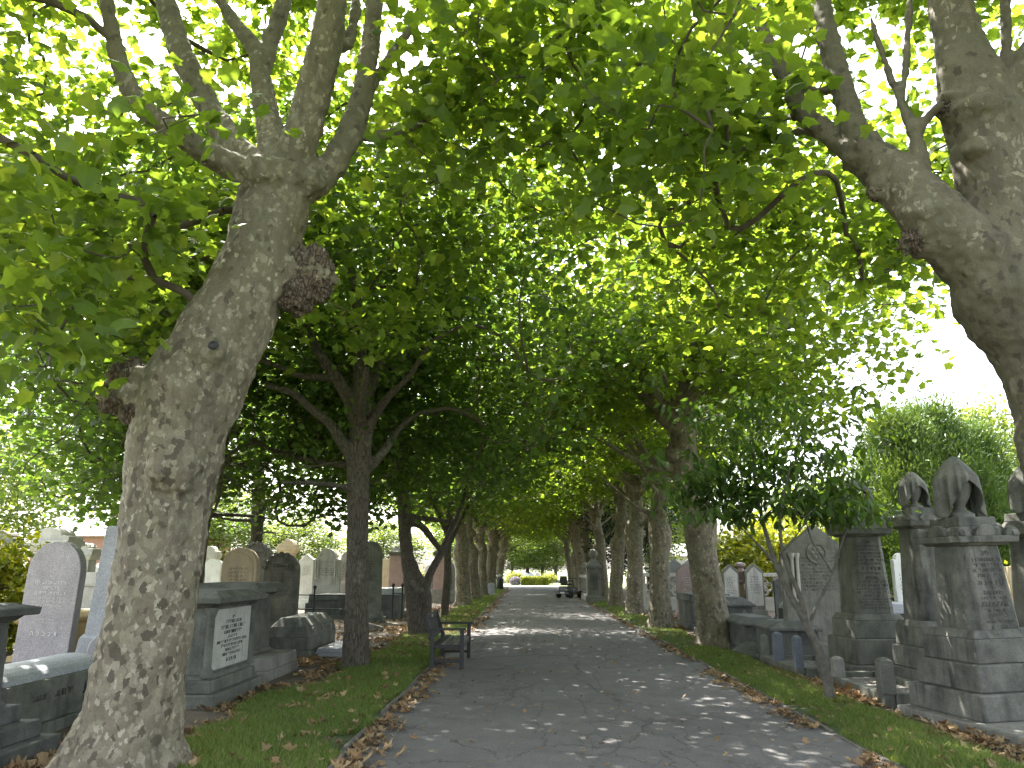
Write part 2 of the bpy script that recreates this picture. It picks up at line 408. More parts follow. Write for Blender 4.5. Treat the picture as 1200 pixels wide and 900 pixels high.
def asphalt():
    m, t, b = new_mat('cracked asphalt')
    v = coords(t, world_space=True)
    big = noisen(t, v, 0.45, 5, 0.6); mid = noisen(t, v, 3.2, 5, 0.65); fine = noisen(t, v, 70, 4, 0.75); chip = noisen(t, v, 160, 2, 0.5)
    col = ramp(t, big, [(0.3, (0.09, 0.085, 0.083)), (0.7, (0.132, 0.126, 0.122))])
    col = mixc(t, 0.5, col, ramp(t, mid, [(0.3, (0.36, 0.36, 0.36)), (0.7, (0.62, 0.62, 0.62))]), 'OVERLAY')
    col = mixc(t, 0.75, col, ramp(t, fine, [(0.3, (0.25, 0.25, 0.25)), (0.7, (0.75, 0.75, 0.75))]), 'OVERLAY')
    col = mixc(t, ramp(t, chip, [(0.68, (0, 0, 0)), (0.74, (0.55, 0.55, 0.55))]), col, (0.24, 0.23, 0.215))
    def cracks(scale, width, seed, w):
        mp = N(t, 'ShaderNodeMapping'); mp.inputs['Location'].default_value = (seed, seed * 2, 0); mp.inputs['Scale'].default_value = (1, 0.55, 0)
        t.links.new(v, mp.inputs[0])
        wv = mixc(t, w, mp.outputs[0], noisen(t, mp.outputs[0], 2.2, 6, 0.7, out=1))
        vo = N(t, 'ShaderNodeTexVoronoi', feature='DISTANCE_TO_EDGE'); vo.inputs['Scale'].default_value = scale
        t.links.new(wv, vo.inputs['Vector'])
        line = ramp(t, vo.outputs[0], [(0.0, (1, 1, 1)), (width, (0, 0, 0))])
        msk = ramp(t, noisen(t, mp.outputs[0], 0.6, 3, 0.6), [(0.44, (0, 0, 0)), (0.56, (1, 1, 1))])
        return mathn(t, 'MULTIPLY', line, msk)
    c = mathn(t, 'MAXIMUM', cracks(0.75, 0.015, 3.0, 0.35), mathn(t, 'MAXIMUM', cracks(1.5, 0.012, 21.0, 0.3), cracks(2.6, 0.016, 9.0, 0.25)))
    col = mixc(t, mathn(t, 'MULTIPLY', c, 0.72), col, (0.025, 0.023, 0.022))
    t.links.new(col, b.inputs['Base Color']); b.inputs['Roughness'].default_value = 0.88
    h = mathn(t, 'SUBTRACT', mathn(t, 'ADD', mathn(t, 'MULTIPLY', mid, 1.2), fine), mathn(t, 'MULTIPLY', c, 2.0))
    bump(t, b, h, 0.5, 0.012)
    return m
M['asphalt'] = asphalt()
M['kerb'] = stone('kerb stone', (0.075, 0.07, 0.06), (0.13, 0.12, 0.105), (0.035, 0.033, 0.028), 0.7)

def sheet(name, x0, x1, y0, y1, nx, ny, zf, m, label):
    xs = np.linspace(0, 1, nx + 1); ys = np.linspace(0, 1, ny + 1)
    V = []
    for j in ys:
        y = y0 + (y1 - y0) * j
        a, b_ = (x0(y) if callable(x0) else x0), (x1(y) if callable(x1) else x1)
        for i in xs:
            x = a + (b_ - a) * i; V.append((x, y, zf(x, y, i)))
    F = [(j * (nx + 1) + i, j * (nx + 1) + i + 1, (j + 1) * (nx + 1) + i + 1, (j + 1) * (nx + 1) + i) for j in range(ny) for i in range(nx)]
    o = link_mesh(name, np_mesh(name, V, F, True), m)
    return tag(o, label, None, None, 'structure')
nz = lambda x, y, s=1.0, k=0.0: mnoise.noise((x * s, y * s, k))
sheet('ground', -400, 400, -60, 900, 2, 2, lambda x, y, i: -0.03, M['ground'], 'dry grassy cemetery ground reaching to the horizon')
PATH_Z = lambda x: 0.012 + 0.03 * (1 - ((x - 0.7) / 2.3) ** 2)
sheet('path', XL - 0.03, XR + 0.03, -6, YEND, 16, 90, lambda x, y, i: PATH_Z(x) + 0.006 * nz(x, y, 0.9), M['asphalt'], 'cracked grey asphalt path running down the avenue')
edgeL = lambda y: -2.95 + 0.45 * nz(0.3, y, 0.45) + (0.25 * nz(4.0, y, 1.3)) - 0.25 * max(0, min(1, (14 - y) / 6))
edgeR = lambda y: 3.95 + 0.25 * nz(7.3, y, 0.5)
bedz = lambda x, y: -0.004 + 0.018 * nz(x, y, 0.7) + 0.012 * nz(x, y, 2.3)
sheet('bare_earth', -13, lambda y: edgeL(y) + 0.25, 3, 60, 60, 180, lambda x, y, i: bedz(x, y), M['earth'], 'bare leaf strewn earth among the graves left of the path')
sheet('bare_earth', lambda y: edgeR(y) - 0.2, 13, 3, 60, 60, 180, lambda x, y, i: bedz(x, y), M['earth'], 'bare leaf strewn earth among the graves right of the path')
vz = lambda i, x, y: 0.055 * math.sin(math.pi * min(1, max(0, i)) ** 0.8) + 0.02 * nz(x, y, 1.2) + 0.012
sheet('grass_verge', edgeL, XL - 0.05, 3, 70, 12, 260, lambda x, y, i: vz(i, x, y), M['turf'], 'mown grass verge left of the path')
sheet('grass_verge', XR + 0.05, edgeR, 3, 70, 10, 260, lambda x, y, i: vz(1 - i, x, y), M['turf'], 'mown grass verge right of the path')

# kerb stones, each its own piece
def kerb(x, label, rise):
    k = empty('kerb', (x, 0, 0)); tag(k, label, None, None, 'structure')
    ms = []
    for q in range(4):
        b = MB(); z = 0.052 + 0.008 * q * 0.5
        b.box(-0.032, 0.032, -0.44, 0.44, -0.06, z + rise, 0.008, 0.006)
        o = b.build('kerb_stone', M['kerb'], k, 0.012); ms.append(o)
    y = 4.2; i = 0
    while y < YEND - 1:
        o = ms[i] if i < 4 else ms[random.randrange(4)].copy()
        if i >= 4: COL.objects.link(o)
        o.location = (random.uniform(-0.018, 0.018), y, random.uniform(-0.022, 0.006))
        o.rotation_euler = (R(random.uniform(-0.6, 0.6)), R(random.uniform(-5, 5)), R(random.uniform(-1.2, 1.2)))
        y += 0.895; i += 1
kerb(XL - 0.03, 'row of small kerb stones along the left edge of the path', 0.0)
kerb(XR + 0.03, 'row of small kerb stones along the right edge of the path', -0.012)

# grass blades
def blades(n, xf, yr, wide, hr):
    y = yr[0] + (yr[1] - yr[0]) * rng.random(n) ** 1.15
    u = rng.random(n)
    x0 = np.array([xf[0](q) for q in y]); x1 = np.array([xf[1](q) for q in y]); x = x0 + (x1 - x0) * u
    keep = np.array([nz(a, b, 1.1, 5.0) + 0.45 * nz(a, b, 4.0, 2.0) + 0.5 * min(1, min(c, 1 - c) * 7) > -0.02 for a, b, c in zip(x, y, u)])
    x, y, u = x[keep], y[keep], u[keep]; n = len(x)
    z = np.array([vz(c if xf[2] else 1 - c, a, b) for a, b, c in zip(x, y, u)]) - 0.004
    h = rng.uniform(hr[0], hr[1], n); w = wide * np.maximum(1, y / 9) * rng.uniform(0.7, 1.3, n)
    a = rng.random(n) * 2 * np.pi; lean = rng.normal(0, 0.55, (n, 2)) * h[:, None]
    V = np.zeros((n, 3, 3))
    V[:, 0] = np.stack([x - np.cos(a) * w, y - np.sin(a) * w, z], 1)
    V[:, 1] = np.stack([x + np.cos(a) * w, y + np.sin(a) * w, z], 1)
    V[:, 2] = np.stack([x + lean[:, 0], y + lean[:, 1], z + h], 1)
    return V.reshape(-1, 3)
def grass(label, parts):
    V = np.concatenate(parts); F = np.arange(len(V)).reshape(-1, 3)
    tag(link_mesh('grass', np_mesh('grass', V, F), M['grass']), label, 'grass', None, 'stuff')
gl = (lambda y: edgeL(y) - 0.05, lambda y: XL - 0.06, True)
gr = (lambda y: XR + 0.06, lambda y: edgeR(y) + 0.05, False)
grass('short green grass growing on the left verge', [blades(105000, gl, (5, 16), 0.0046, (0.025, 0.085)), blades(42000, gl, (15, 60), 0.0034, (0.025, 0.055))])
grass('short green grass growing on the right verge', [blades(65000, gr, (5, 16), 0.0046, (0.025, 0.08)), blades(32000, gr, (15, 60), 0.0034, (0.025, 0.055))])

# fallen leaves
LIT = np.array([(0, 0, 0), (0.42, 0.05, 0.10), (0.3, 0.3, 0.02), (0.5, 0.62, 0.16), (0.2, 0.6, 0.03), (0, 1, 0.12), (-0.2, 0.6, 0.0), (-0.5, 0.6, 0.2), (-0.3, 0.3, 0.05), (-0.42, 0.06, 0.08)], float)
LITF = np.array([(0, 1, 2), (0, 2, 4), (2, 3, 4), (0, 4, 6), (4, 5, 6), (0, 6, 8), (6, 7, 8), (0, 8, 9)])
def scatter_leaves(xy, size, zf, curl=1.0):
    n = len(xy); a = rng.random(n) * 2 * np.pi
    s = rng.uniform(size[0], size[1], n)
    tx, ty = rng.normal(0, 0.28, n), rng.normal(0, 0.28, n)
    k = rng.uniform(-0.4, 2.4, n) * curl
    L = np.repeat(LIT[None], n, 0).copy()
    L[:, :, 0] *= rng.uniform(0.5, 1.0, n)[:, None]
    L[:, :, 2] *= k[:, None]
    L[:, :, 2] += (L[:, :, 1] - 0.5) ** 2 * rng.uniform(0, 1.0, n)[:, None] * curl
    L *= s[:, None, None]
    c, q = np.cos(a), np.sin(a)
    x = L[:, :, 0] * c[:, None] - L[:, :, 1] * q[:, None]; y = L[:, :, 0] * q[:, None] + L[:, :, 1] * c[:, None]
    z = L[:, :, 2] + tx[:, None] * x + ty[:, None] * y
    z -= z.min(1)[:, None]
    V = np.stack([x + xy[:, 0:1], y + xy[:, 1:2], z + np.array([zf(p, w) for p, w in xy])[:, None] + 0.004 + rng.random(n)[:, None] * 0.012], 2)
    F = (LITF[None] + (np.arange(n) * len(LIT))[:, None, None]).reshape(-1, 3)
    return V.reshape(-1, 3), F
def litter(label, sets):
    VV, FF, k = [], [], 0
    for V, F in sets: VV.append(V); FF.append(F + k); k += len(V)
    tag(link_mesh('leaf_litter', np_mesh('leaf_litter', np.concatenate(VV), np.concatenate(FF)), M['litter']), label, 'fallen leaves', None, 'stuff')
def near_y(n, y0, y1, p=1.6): return y0 + (y1 - y0) * rng.random(n) ** p
def clumpy(xy, s=1.2, thr=0.0, k=0.0): return xy[np.array([nz(a, b, s, k) + 0.4 * nz(a, b, 3.5 * s, k) > thr for a, b in xy])]
zbed = lambda x, y: bedz(x, y)
yl = near_y(9500, 4.8, 34); xl = np.array([edgeL(y) for y in yl]) + 0.35 - np.abs(rng.normal(0, 1.5, len(yl)))
bedL = clumpy(np.stack([xl, yl], 1), 0.9, -0.12)
yk = near_y(1900, 4.8, 60, 2.0); xk = XL + 0.02 + np.abs(rng.normal(0, 0.15, len(yk))); kL = clumpy(np.stack([xk, yk], 1), 0.7, -0.15, 3)
yg = near_y(1500, 5, 30); xg = np.array([rng.uniform(edgeL(y), XL - 0.1) for y in yg]); gL = clumpy(np.stack([xg, yg], 1), 1.4, 0.03, 8)
yp = near_y(900, 5, 40); xp = rng.uniform(XL + 0.1, XR - 0.1, len(yp)); pL = np.stack([xp, yp], 1)
vl = lambda x, y: vz((x - edgeL(y)) / (XL - 0.05 - edgeL(y)), x, y) + 0.015
vr = lambda x, y: vz(1 - (x - XR - 0.05) / (edgeR(y) - XR - 0.05), x, y) + 0.012
pz = lambda x, y: PATH_Z(x) + 0.004
litter('curled brown leaves strewn over earth, kerb and grass left of the path', [scatter_leaves(bedL, (0.06, 0.13), zbed), scatter_leaves(kL, (0.055, 0.12), pz, 0.9), scatter_leaves(gL, (0.06, 0.13), vl)])
litter('scattered small dry leaves lying on the asphalt path', [scatter_leaves(pL, (0.012, 0.07), pz, 0.6)])
yr_ = near_y(5200, 4.8, 34); xr_ = np.array([edgeR(y) for y in yr_]) - 0.2 + np.abs(rng.normal(0, 0.8, len(yr_)))
bedR = clumpy(np.stack([xr_, yr_], 1), 1.0, -0.02, 4)
yk2 = near_y(2300, 4.8, 60, 2.0); xk2 = XR - 0.02 - np.abs(rng.normal(0, 0.12, len(yk2))); kR = clumpy(np.stack([xk2, yk2], 1), 0.7, -0.1, 6)
yg2 = near_y(350, 5, 30); xg2 = np.array([rng.uniform(XR + 0.1, edgeR(y)) for y in yg2])
def heap(c, n, sx, sy): return np.stack([rng.normal(c[0], sx, n), rng.normal(c[1], sy, n)], 1)
hp = np.concatenate([heap((3.98, 10.3), 260, 0.16, 0.3), heap((3.78, 12.3), 260, 0.13, 0.45), heap((4.15, 8.0), 200, 0.12, 0.3), heap((4.0, 11.2), 120, 0.1, 0.3)])
hz_ = lambda x, y: bedz(x, y) + 0.06 * random.random()
litter('curled brown leaves heaped along the verge and graves right of the path', [scatter_leaves(bedR, (0.05, 0.11), zbed), scatter_leaves(kR, (0.05, 0.11), pz, 0.9), scatter_leaves(np.stack([xg2, yg2], 1), (0.05, 0.1), vr), scatter_leaves(hp, (0.06, 0.13), hz_)])

# ================================================================== trees
def spline(pts, rad, step=0.12):
    """Catmull-Rom through pts, resampled"""
    pts = np.array([tuple(p) for p in pts], float); rad = np.array(rad, float)
    p = np.vstack([2 * pts[0] - pts[1], pts, 2 * pts[-1] - pts[-2]])
    O, Q = [], []
    for i in range(1, len(p) - 2):
        L = np.linalg.norm(p[i + 1] - p[i]); n = max(2, int(L / step))
        for s in np.arange(n) / n:
            a = 2 * p[i]; b = p[i + 1] - p[i - 1]
            c = 2 * p[i - 1] - 5 * p[i] + 4 * p[i + 1] - p[i + 2]; d = -p[i - 1] + 3 * p[i] - 3 * p[i + 1] + p[i + 2]
            O.append(0.5 * (a + b * s + c * s * s + d * s ** 3)); e = s * s * (3 - 2 * s); Q.append(rad[i - 1] * (1 - e) + rad[i] * e)
    O.append(pts[-1]); Q.append(rad[-1])
    return np.array(O), np.array(Q)
def trace(pp):
    """(px, py, Y, width in px) -> 3D centre line and radii"""
    pts, rad = [], []
    for px, py, Y, w in pp:
        p = P(px, py, Y); pts.append(p); rad.append(w * 0.47 * depth(p) / FPX)
    return pts, rad

def blob(c, r, sq=(1, 1, 1), seed=0, amp=0.25, fr=3.0):
    bm = bmesh.new(); bmesh.ops.create_icosphere(bm, subdivisions=4, radius=1.0)
    V = []
    for v in bm.verts:
        k = 1 + amp * mnoise.noise(v.co * fr * 0.6 + Vector((seed, 0, 0))) + amp * 0.6 * mnoise.noise(v.co * fr * 1.7 + Vector((seed, 3, 0)))
        V.append((c[0] + v.co.x * r * k * sq[0], c[1] + v.co.y * r * k * sq[1], c[2] + v.co.z * r * k * sq[2]))
    F = [tuple(v.index for v in f.verts) for f in bm.faces]; bm.free()
    return V, F

def fuse(name, tubes, blobs, voxel, m, parent, disp=0.03, dscale=0.35, smooth=4, sides=20):
    """tubes and blobs grown together into one closed skin"""
    b = MB()
    for pts, rad in tubes:
        V, F = tube_np(pts, rad, sides); b.add(V.tolist(), F)
    for V, F in blobs: b.add(V, F)
    me = bpy.data.meshes.new(name); me.from_pydata(b.v, [], b.f); me.update()
    o = bpy.data.objects.new('tmp', me); COL.objects.link(o)
    rm = o.modifiers.new('r', 'REMESH'); rm.mode = 'VOXEL'; rm.voxel_size = voxel
    s = o.modifiers.new('s', 'SMOOTH'); s.factor = 0.5; s.iterations = smooth
    for k, (st, sc) in enumerate(((disp, dscale), (disp * 0.35, dscale * 0.25))):
        tx = bpy.data.textures.new(name + 'd', 'CLOUDS'); tx.noise_scale = sc; tx.noise_depth = 2
        d = o.modifiers.new('d', 'DISPLACE'); d.texture = tx; d.strength = st; d.mid_level = 0.5
    dg = bpy.context.evaluated_depsgraph_get(); dg.update()
    out = bpy.data.meshes.new_from_object(o.evaluated_get(dg))
    bpy.data.objects.remove(o); bpy.data.meshes.remove(me)
    out.name = name
    out.polygons.foreach_set('use_smooth', np.full(len(out.polygons), True))
    out.materials.clear()
    return link_mesh(name, out, m, parent)

# leaf shapes: unit length along +y, drooping sides
def palmate(full=True):
    h = [(0.0, 0.02), (0.2, -0.07), (0.5, 0.06), (0.43, 0.25), (0.6, 0.52), (0.36, 0.55), (0.22, 0.74), (0.0, 1.0)] if full else \
        [(0.0, 0.0), (0.48, 0.08), (0.38, 0.3), (0.52, 0.6), (0.0, 1.0)]
    out = h + [(-x, y) for x, y in h[-2:0:-1]]
    if full:
        V = [(0, 0.32, 0.05)] + [(x, y, -0.28 * abs(x) - 0.12 * (y - 0.3) ** 2) for x, y in out]
        n = len(out); F = [(0, 1 + i, 1 + (i + 1) % n) for i in range(n)]
    else:
        V = [(x, y, -0.3 * abs(x) - 0.1 * (y - 0.3) ** 2) for x, y in out]
        F = [(0, 1, 2), (0, 2, 4), (2, 3, 4), (0, 4, 6), (4, 5, 6), (0, 6, 7)]
    return np.array(V, float), np.array(F)
LEAF_FULL, LEAF_MID = palmate(True), palmate(False)
LEAF_OVAL = (np.array([(0, 0, 0), (0.2, 0.3, -0.05), (0.17, 0.65, -0.1), (0, 1, -0.2), (-0.17, 0.65, -0.1), (-0.2, 0.3, -0.05)], float), np.array([(0, 1, 5), (1, 2, 5), (2, 4, 5), (2, 3, 4)]))
LEAF_KITE = (np.array([(0, 0, 0), (0.36, 0.42, -0.1), (0, 1, -0.12), (-0.36, 0.42, -0.1)], float), np.array([(0, 1, 3), (1, 2, 3)]))
LEAF_SPRAY = (np.array([(0, 0, 0), (0.13, 0.3, 0.02), (0.05, 1, 0.05), (-0.14, 0.35, -0.02)], float), np.array([(0, 1, 3), (1, 2, 3)]))

def leaf_frames(pos, cen, rg, up=1.0, spread=0.55, droop=0.25, outdir=None):
    """orientation of each leaf: normal mostly up, tip pointing away from its twig"""
    n = len(pos)
    nor = rg.normal(0, spread, (n, 3)); nor[:, 2] += up
    nor /= np.linalg.norm(nor, axis=1)[:, None]
    t = pos - cen + rg.normal(0, 0.12, (n, 3)); t[:, 2] -= droop
    t -= nor * (t * nor).sum(1)[:, None]; t /= np.linalg.norm(t, axis=1)[:, None] + 1e-9
    s = np.cross(t, nor)
    return np.stack([s, t, nor], 2)      # columns
def leaf_arrays(shape, pos, Rm, size):
    V, F = shape; n = len(pos); k = len(V)
    W = np.einsum('nij,kj->nki', Rm, V) * size[:, None, None] + pos[:, None, :]
    FF = (F[None] + (np.arange(n) * k)[:, None, None]).reshape(-1, 3)
    return W.reshape(-1, 3), FF

class Plant:
    """limbs (thick, traced or drawn) + twigs grown out to leaf clusters"""
    def __init__(s, seed):
        s.rg = np.random.default_rng(seed); s.rnd = random.Random(seed)
        s.pos = []; s.par = []; s.rad = []; s.chains = []; s.base_n = 0
    def limb(s, pts, rad):
        prev = -1
        for p, r in zip(pts, rad):
            s.pos.append(np.array(p, float)); s.par.append(prev); s.rad.append(r); prev = len(s.pos) - 1
    def grow(s, clusters, tip=0.005, attach_z=1.5, bend=0.16, maxr=0.05, step=0.3):
        base_n = len(s.pos)
        A = np.array(s.pos); C = np.array(clusters)
        d0 = np.min(np.linalg.norm(C[:, None] - A[None, ::3], axis=2), axis=1)
        P_ = list(s.pos); org = np.array(s.pos)
        cap = len(P_) + len(C) * 24 + 10
        arr = np.zeros((cap, 3)); arr[:base_n] = org; cnt = base_n
        okz = np.zeros(cap, bool); okz[:base_n] = org[:, 2] > attach_z
        parent = {}; chains = []
        for ci in np.argsort(d0):
            c = C[ci]
            dv = c - arr[:cnt]; dist = np.linalg.norm(dv, axis=1)
            up = dv[:, 2] / (dist + 1e-6)
            cost = dist * (1.0 + 0.35 * np.clip(-up, 0, 1)) + np.where(okz[:cnt], 0, 50)
            j = int(np.argmin(cost)); D = dist[j]
            n = max(2, min(22, int(D / step) + 1))
            a = arr[j].copy(); side = s.rg.normal(0, 1, 3); side[2] = abs(side[2]) * 0.6
            side *= bend * D * 0.6
            idx = [j]; wob = np.zeros(3)
            pj_ = parent.get(j, s.par[j] if j < base_n else -1)            # leave the parent branch along its own direction, then curve
            pd = arr[j] - arr[pj_] if pj_ >= 0 else c - a
            pd = pd / (np.linalg.norm(pd) + 1e-9); cd_ = (c - a) / (D + 1e-9)
            kk = 0.45 if float(pd @ cd_) > -0.2 else 0.0
            ctrl = a + (pd * kk + cd_ * (0.5 - 0.5 * kk)) * D
            for k in range(1, n + 1):
                u = k / n
                wob += s.rg.normal(0, 0.018, 3) * min(1.0, D)
                q = (1 - u) ** 2 * a + 2 * u * (1 - u) * ctrl + u * u * c + side * 0.6 * math.sin(math.pi * u) + wob
                arr[cnt] = q; okz[cnt] = True
                parent[cnt] = idx[-1]; idx.append(cnt); cnt += 1
            chains.append(idx)
        # pipe model from the tips
        w = np.zeros(cnt); ch = {}
        for idx in chains: w[idx[-1]] = max(w[idx[-1]], tip ** 2.3)
        for i in range(cnt - 1, base_n - 1, -1):
            w[i] += 0.03 * tip ** 2.3
            p = parent[i]
            if p >= base_n: w[p] += w[i]
        rad = np.minimum(w ** (1 / 2.3), maxr)
        s.twigs = []
        for idx in chains:
            pts = arr[idx]; r = rad[idx].copy(); r[0] = r[1] * 1.05
            s.twigs.append((pts, r))
        s.ends = [(arr[i[-1]], arr[i[-2]], arr[i[max(0, len(i) - 3)]]) for i in chains]
        return s
    def twig_mesh(s, name, m, parent, sides=5, rmin=0.0):
        VV, FF, k = [], [], 0
        for pts, r in s.twigs:
            if r[1] < rmin: continue
            V, F = tube_np(pts, r, sides if r[1] > 0.012 else 4, False); VV.append(V); FF.append(np.array(F) + k); k += len(V)
        return link_mesh(name, np_mesh(name, np.concatenate(VV), np.concatenate(FF), True), m, parent)
    def leaves(s, per, sig, size, up=1.0, spread=0.5, droop=0.2):
        n = len(s.ends)
        cnt = np.maximum(3, s.rg.poisson(per, n))
        E = np.repeat(np.array([e[0] for e in s.ends]), cnt, 0); B = np.repeat(np.array([e[2] for e in s.ends]), cnt, 0)
        u = s.rg.random(len(E))[:, None] ** 0.8
        cen = B + (E - B) * u
        pos = cen + s.rg.normal(0, 1, (len(E), 3)) * np.array(sig)
        pos[:, 2] += sig[2] * 0.75                     # leaves stand above their twigs, towards the light
        Rm = leaf_frames(pos, cen, s.rg, up, spread, droop)
        sz = s.rg.uniform(size[0], size[1], len(E))
        return pos, Rm, sz

def crown_points(rg, n, c, r, shell=0.45, gap=0.0, zmin=-9, seed=0.0, fr=0.45, test=None):
    out = []
    c = np.array(c); r = np.array(r)
    while len(out) < n:
        d = rg.normal(0, 1, 3); d /= np.linalg.norm(d)
        q = c + d * r * (shell + (1 - shell) * rg.random()) ** (1 / 1.6)
        q = q + rg.normal(0, 0.12, 3)
        if q[2] < zmin or (test and not test(q)): continue
        if mnoise.noise(Vector(q * fr) + Vector((seed, 0, 0))) < gap - 0.25: continue
        out.append(q)
    return out

def finish(t, pl, shape, lm, twm, per, sig, size, n_single=0, up=1.0, spread=0.5, droop=0.2, base=None, sides=5, rmin=0.0):
    """twigs, crown and (for the near trees) single leaves as parts of the tree"""
    pl.twig_mesh('branches', twm, t, sides, rmin)['kind'] = 'stuff'
    pos, Rm, sz = pl.leaves(per, sig, size, up, spread, droop)
    keep = np.ones(len(pos), bool)
    if base is not None:
        b = np.array(tuple(base))
        w = pos + b - np.array((0, 0, CAM_H))
        keep = np.linalg.norm(w, axis=1) > 3.0
        L_ = np.array(pl.pos); r_ = np.array(pl.rad); thick = r_ > 0.12           # no leaves growing out of the bole
        for q, r in zip(L_[thick], r_[thick]): keep &= np.linalg.norm(pos - q, axis=1) > r + 0.24
    if n_single:
        z = w @ np.array(_fw); x = 600 + FPX * (w @ np.array(_rt)) / z; y = 450 - FPX * (w @ np.array(_up)) / z
        ok = keep & (z > 1) & (x > 8) & (x < 1192) & (y > 8) & (y < 700)
        score = np.where(ok, sz / np.maximum(z, 0.1), 0)
        best = np.argsort(-score)[:n_single]
        V, F = shape
        me = np_mesh('leaf', V, F); me.materials.append(lm)
        for i in best:
            o = bpy.data.objects.new('leaf', me); COL.objects.link(o); o.parent = t
            m4 = Matrix(Rm[i].tolist()).to_4x4()
            o.matrix_local = Matrix.Translation(pos[i].tolist()) @ m4 @ Matrix.Scale(float(sz[i]), 4)
        keep[best] = False
    V, F = leaf_arrays(shape, pos[keep], Rm[keep], sz[keep])
    o = link_mesh('crown', np_mesh('crown', V, F), lm, t); o['kind'] = 'stuff'
    return o

def sub(base, lst):
    b = Vector(base); return [tuple(Vector(p) - b) for p in lst]
def traced_limb(pl, base, pp, step=0.12, sink=None):
    pts, rad = trace(pp)
    o, q = spline(sub(base, pts), rad, step)
    pl.limb(o, q); return o, q

# ------------------------------------------------------------------ the big leaning plane in front on the left
A0 = G(146, 912); A0.z = -0.02
tA = tag(empty('plane_tree', A0), 'big leaning mottled plane tree with two burls, nearest on the left', 'tree', 'plane trees of the avenue')
pA = Plant(3)
Y = A0.y
trunkA = [(140, 935, Y, 152), (148, 895, Y, 130), (162, 800, Y + .02, 112), (180, 700, Y + .05, 104), (195, 600, Y + .08, 104), (207, 520, Y + .1, 114), (224, 462, Y + .1, 124),
          (256, 404, Y + .15, 108), (284, 350, Y + .2, 96), (307, 290, Y + .25, 87), (321, 235, Y + .3, 88), (329, 200, Y + .3, 90)]
T = [traced_limb(pA, A0, trunkA)]
LA = [
    [(324, 225, Y + .3, 62), (298, 205, Y + .25, 44), (268, 193, Y + .15, 34), (215, 163, Y - .1, 28), (165, 122, Y - .3, 25), (142, 80, Y - .4, 22), (131, 30, Y - .5, 19), (118, -40, Y - .6, 15)],
    [(322, 222, Y + .3, 60), (295, 196, Y + .35, 42), (272, 168, Y + .45, 34), (244, 125, Y + .6, 30), (216, 70, Y + .7, 29), (196, 10, Y + .8, 26), (184, -60, Y + .9, 20)],
    [(327, 215, Y + .35, 55), (319, 170, Y + .5, 34), (306, 92, Y + .7, 26), (300, 60, Y + .75, 22), (270, 20, Y + .8, 15), (245, -20, Y + .8, 12)],
    [(306, 92, Y + .7, 22), (318, 45, Y + .85, 20), (336, -10, Y + 1, 18), (345, -60, Y + 1.1, 14)],
    [(332, 215, Y + .3, 60), (348, 172, Y + .25, 48), (360, 140, Y + .2, 45), (375, 80, Y + .1, 44), (387, 20, Y, 38), (394, -70, Y - .1, 32)],
    [(338, 222, Y + .3, 60), (368, 212, Y + .4, 42), (392, 190, Y + .5, 34), (411, 155, Y + .6, 32), (425, 110, Y + .7, 27), (435, 40, Y + .8, 22), (443, -50, Y + .9, 18)],
    [(413, 158, Y + .6, 16), (440, 160, Y + .8, 13), (480, 150, Y + 1.2, 10), (530, 122, Y + 1.8, 8), (600, 85, Y + 2.6, 5)],
    [(426, 110, Y + .7, 18), (448, 80, Y + 1, 12), (480, 35, Y + 1.3, 10), (510, -20, Y + 1.6, 8)],
    [(385, 40, Y, 24), (405, 55, Y + .2, 14), (415, 20, Y + .3, 13), (420, -40, Y + .4, 11)],
]
for pp in LA: T.append(traced_limb(pA, A0, pp))
LT = lambda px, py, Yq: tuple(P(px, py, Yq) - A0)
rb = lambda px, Yq: px * Yq * 1.03 / FPX
flare = []
for a, L, r0 in ((200, .62, .19), (150, .5, .15), (100, .45, .14), (20, .42, .13), (300, .5, .17), (250, .55, .16), (-20, .4, .12)):
    a = R(a)
    flare.append((np.array([(0.04 * math.cos(a), 0.04 * math.sin(a), 0.75), (0.24 * math.cos(a), 0.24 * math.sin(a), 0.32), (0.38 * math.cos(a), 0.38 * math.sin(a), 0.1), (L * math.cos(a), L * math.sin(a), -0.08)]), np.array([0.2, r0 * 1.05, r0 * 0.9, r0 * 0.6])))
burls = [blob(LT(178, 464, Y + .02), rb(36, Y), (1.2, 0.95, .95), 2, .3), blob(LT(154, 458, Y - .03), rb(32, Y), (1.05, 1, .95), 5, .4, 4), blob(LT(243, 408, Y - .22), rb(22, Y), (1, .8, 1.1), 7, .15),
         blob(LT(345, 330, Y + .25), rb(30, Y), (1.1, .9, .9), 1, .35), blob(LT(368, 322, Y + .27), rb(25, Y), (1, 1, 1), 8, .5, 4.5), blob(LT(310, 208, Y + .1), rb(34, Y), (1, .9, .8), 9, .3),
         blob(LT(350, 212, Y + .2), rb(30, Y), (1, .9, .8), 4, .3), blob(LT(205, 545, Y - .15), rb(30, Y), (1, 1, 1.2), 12, .2)]
trunk_o = fuse('trunk', T + flare, burls, 0.022, M['plane_bark'], tA, 0.055, 0.22, 3)
for px, py, dy, r, sd_ in ((153, 458, -.03, 33, 21), (166, 480, -.05, 22, 24), (364, 318, .26, 29, 22), (350, 340, .22, 27, 23), (374, 336, .27, 17, 25)):
    Vb, Fb = blob(LT(px, py, Y + dy), rb(r, Y), (.92, .9, 1.12), sd_, .34, 4.2)
    b = MB(); b.add(Vb, Fb); b.build('burl', M['burl'], tA, smooth=True)
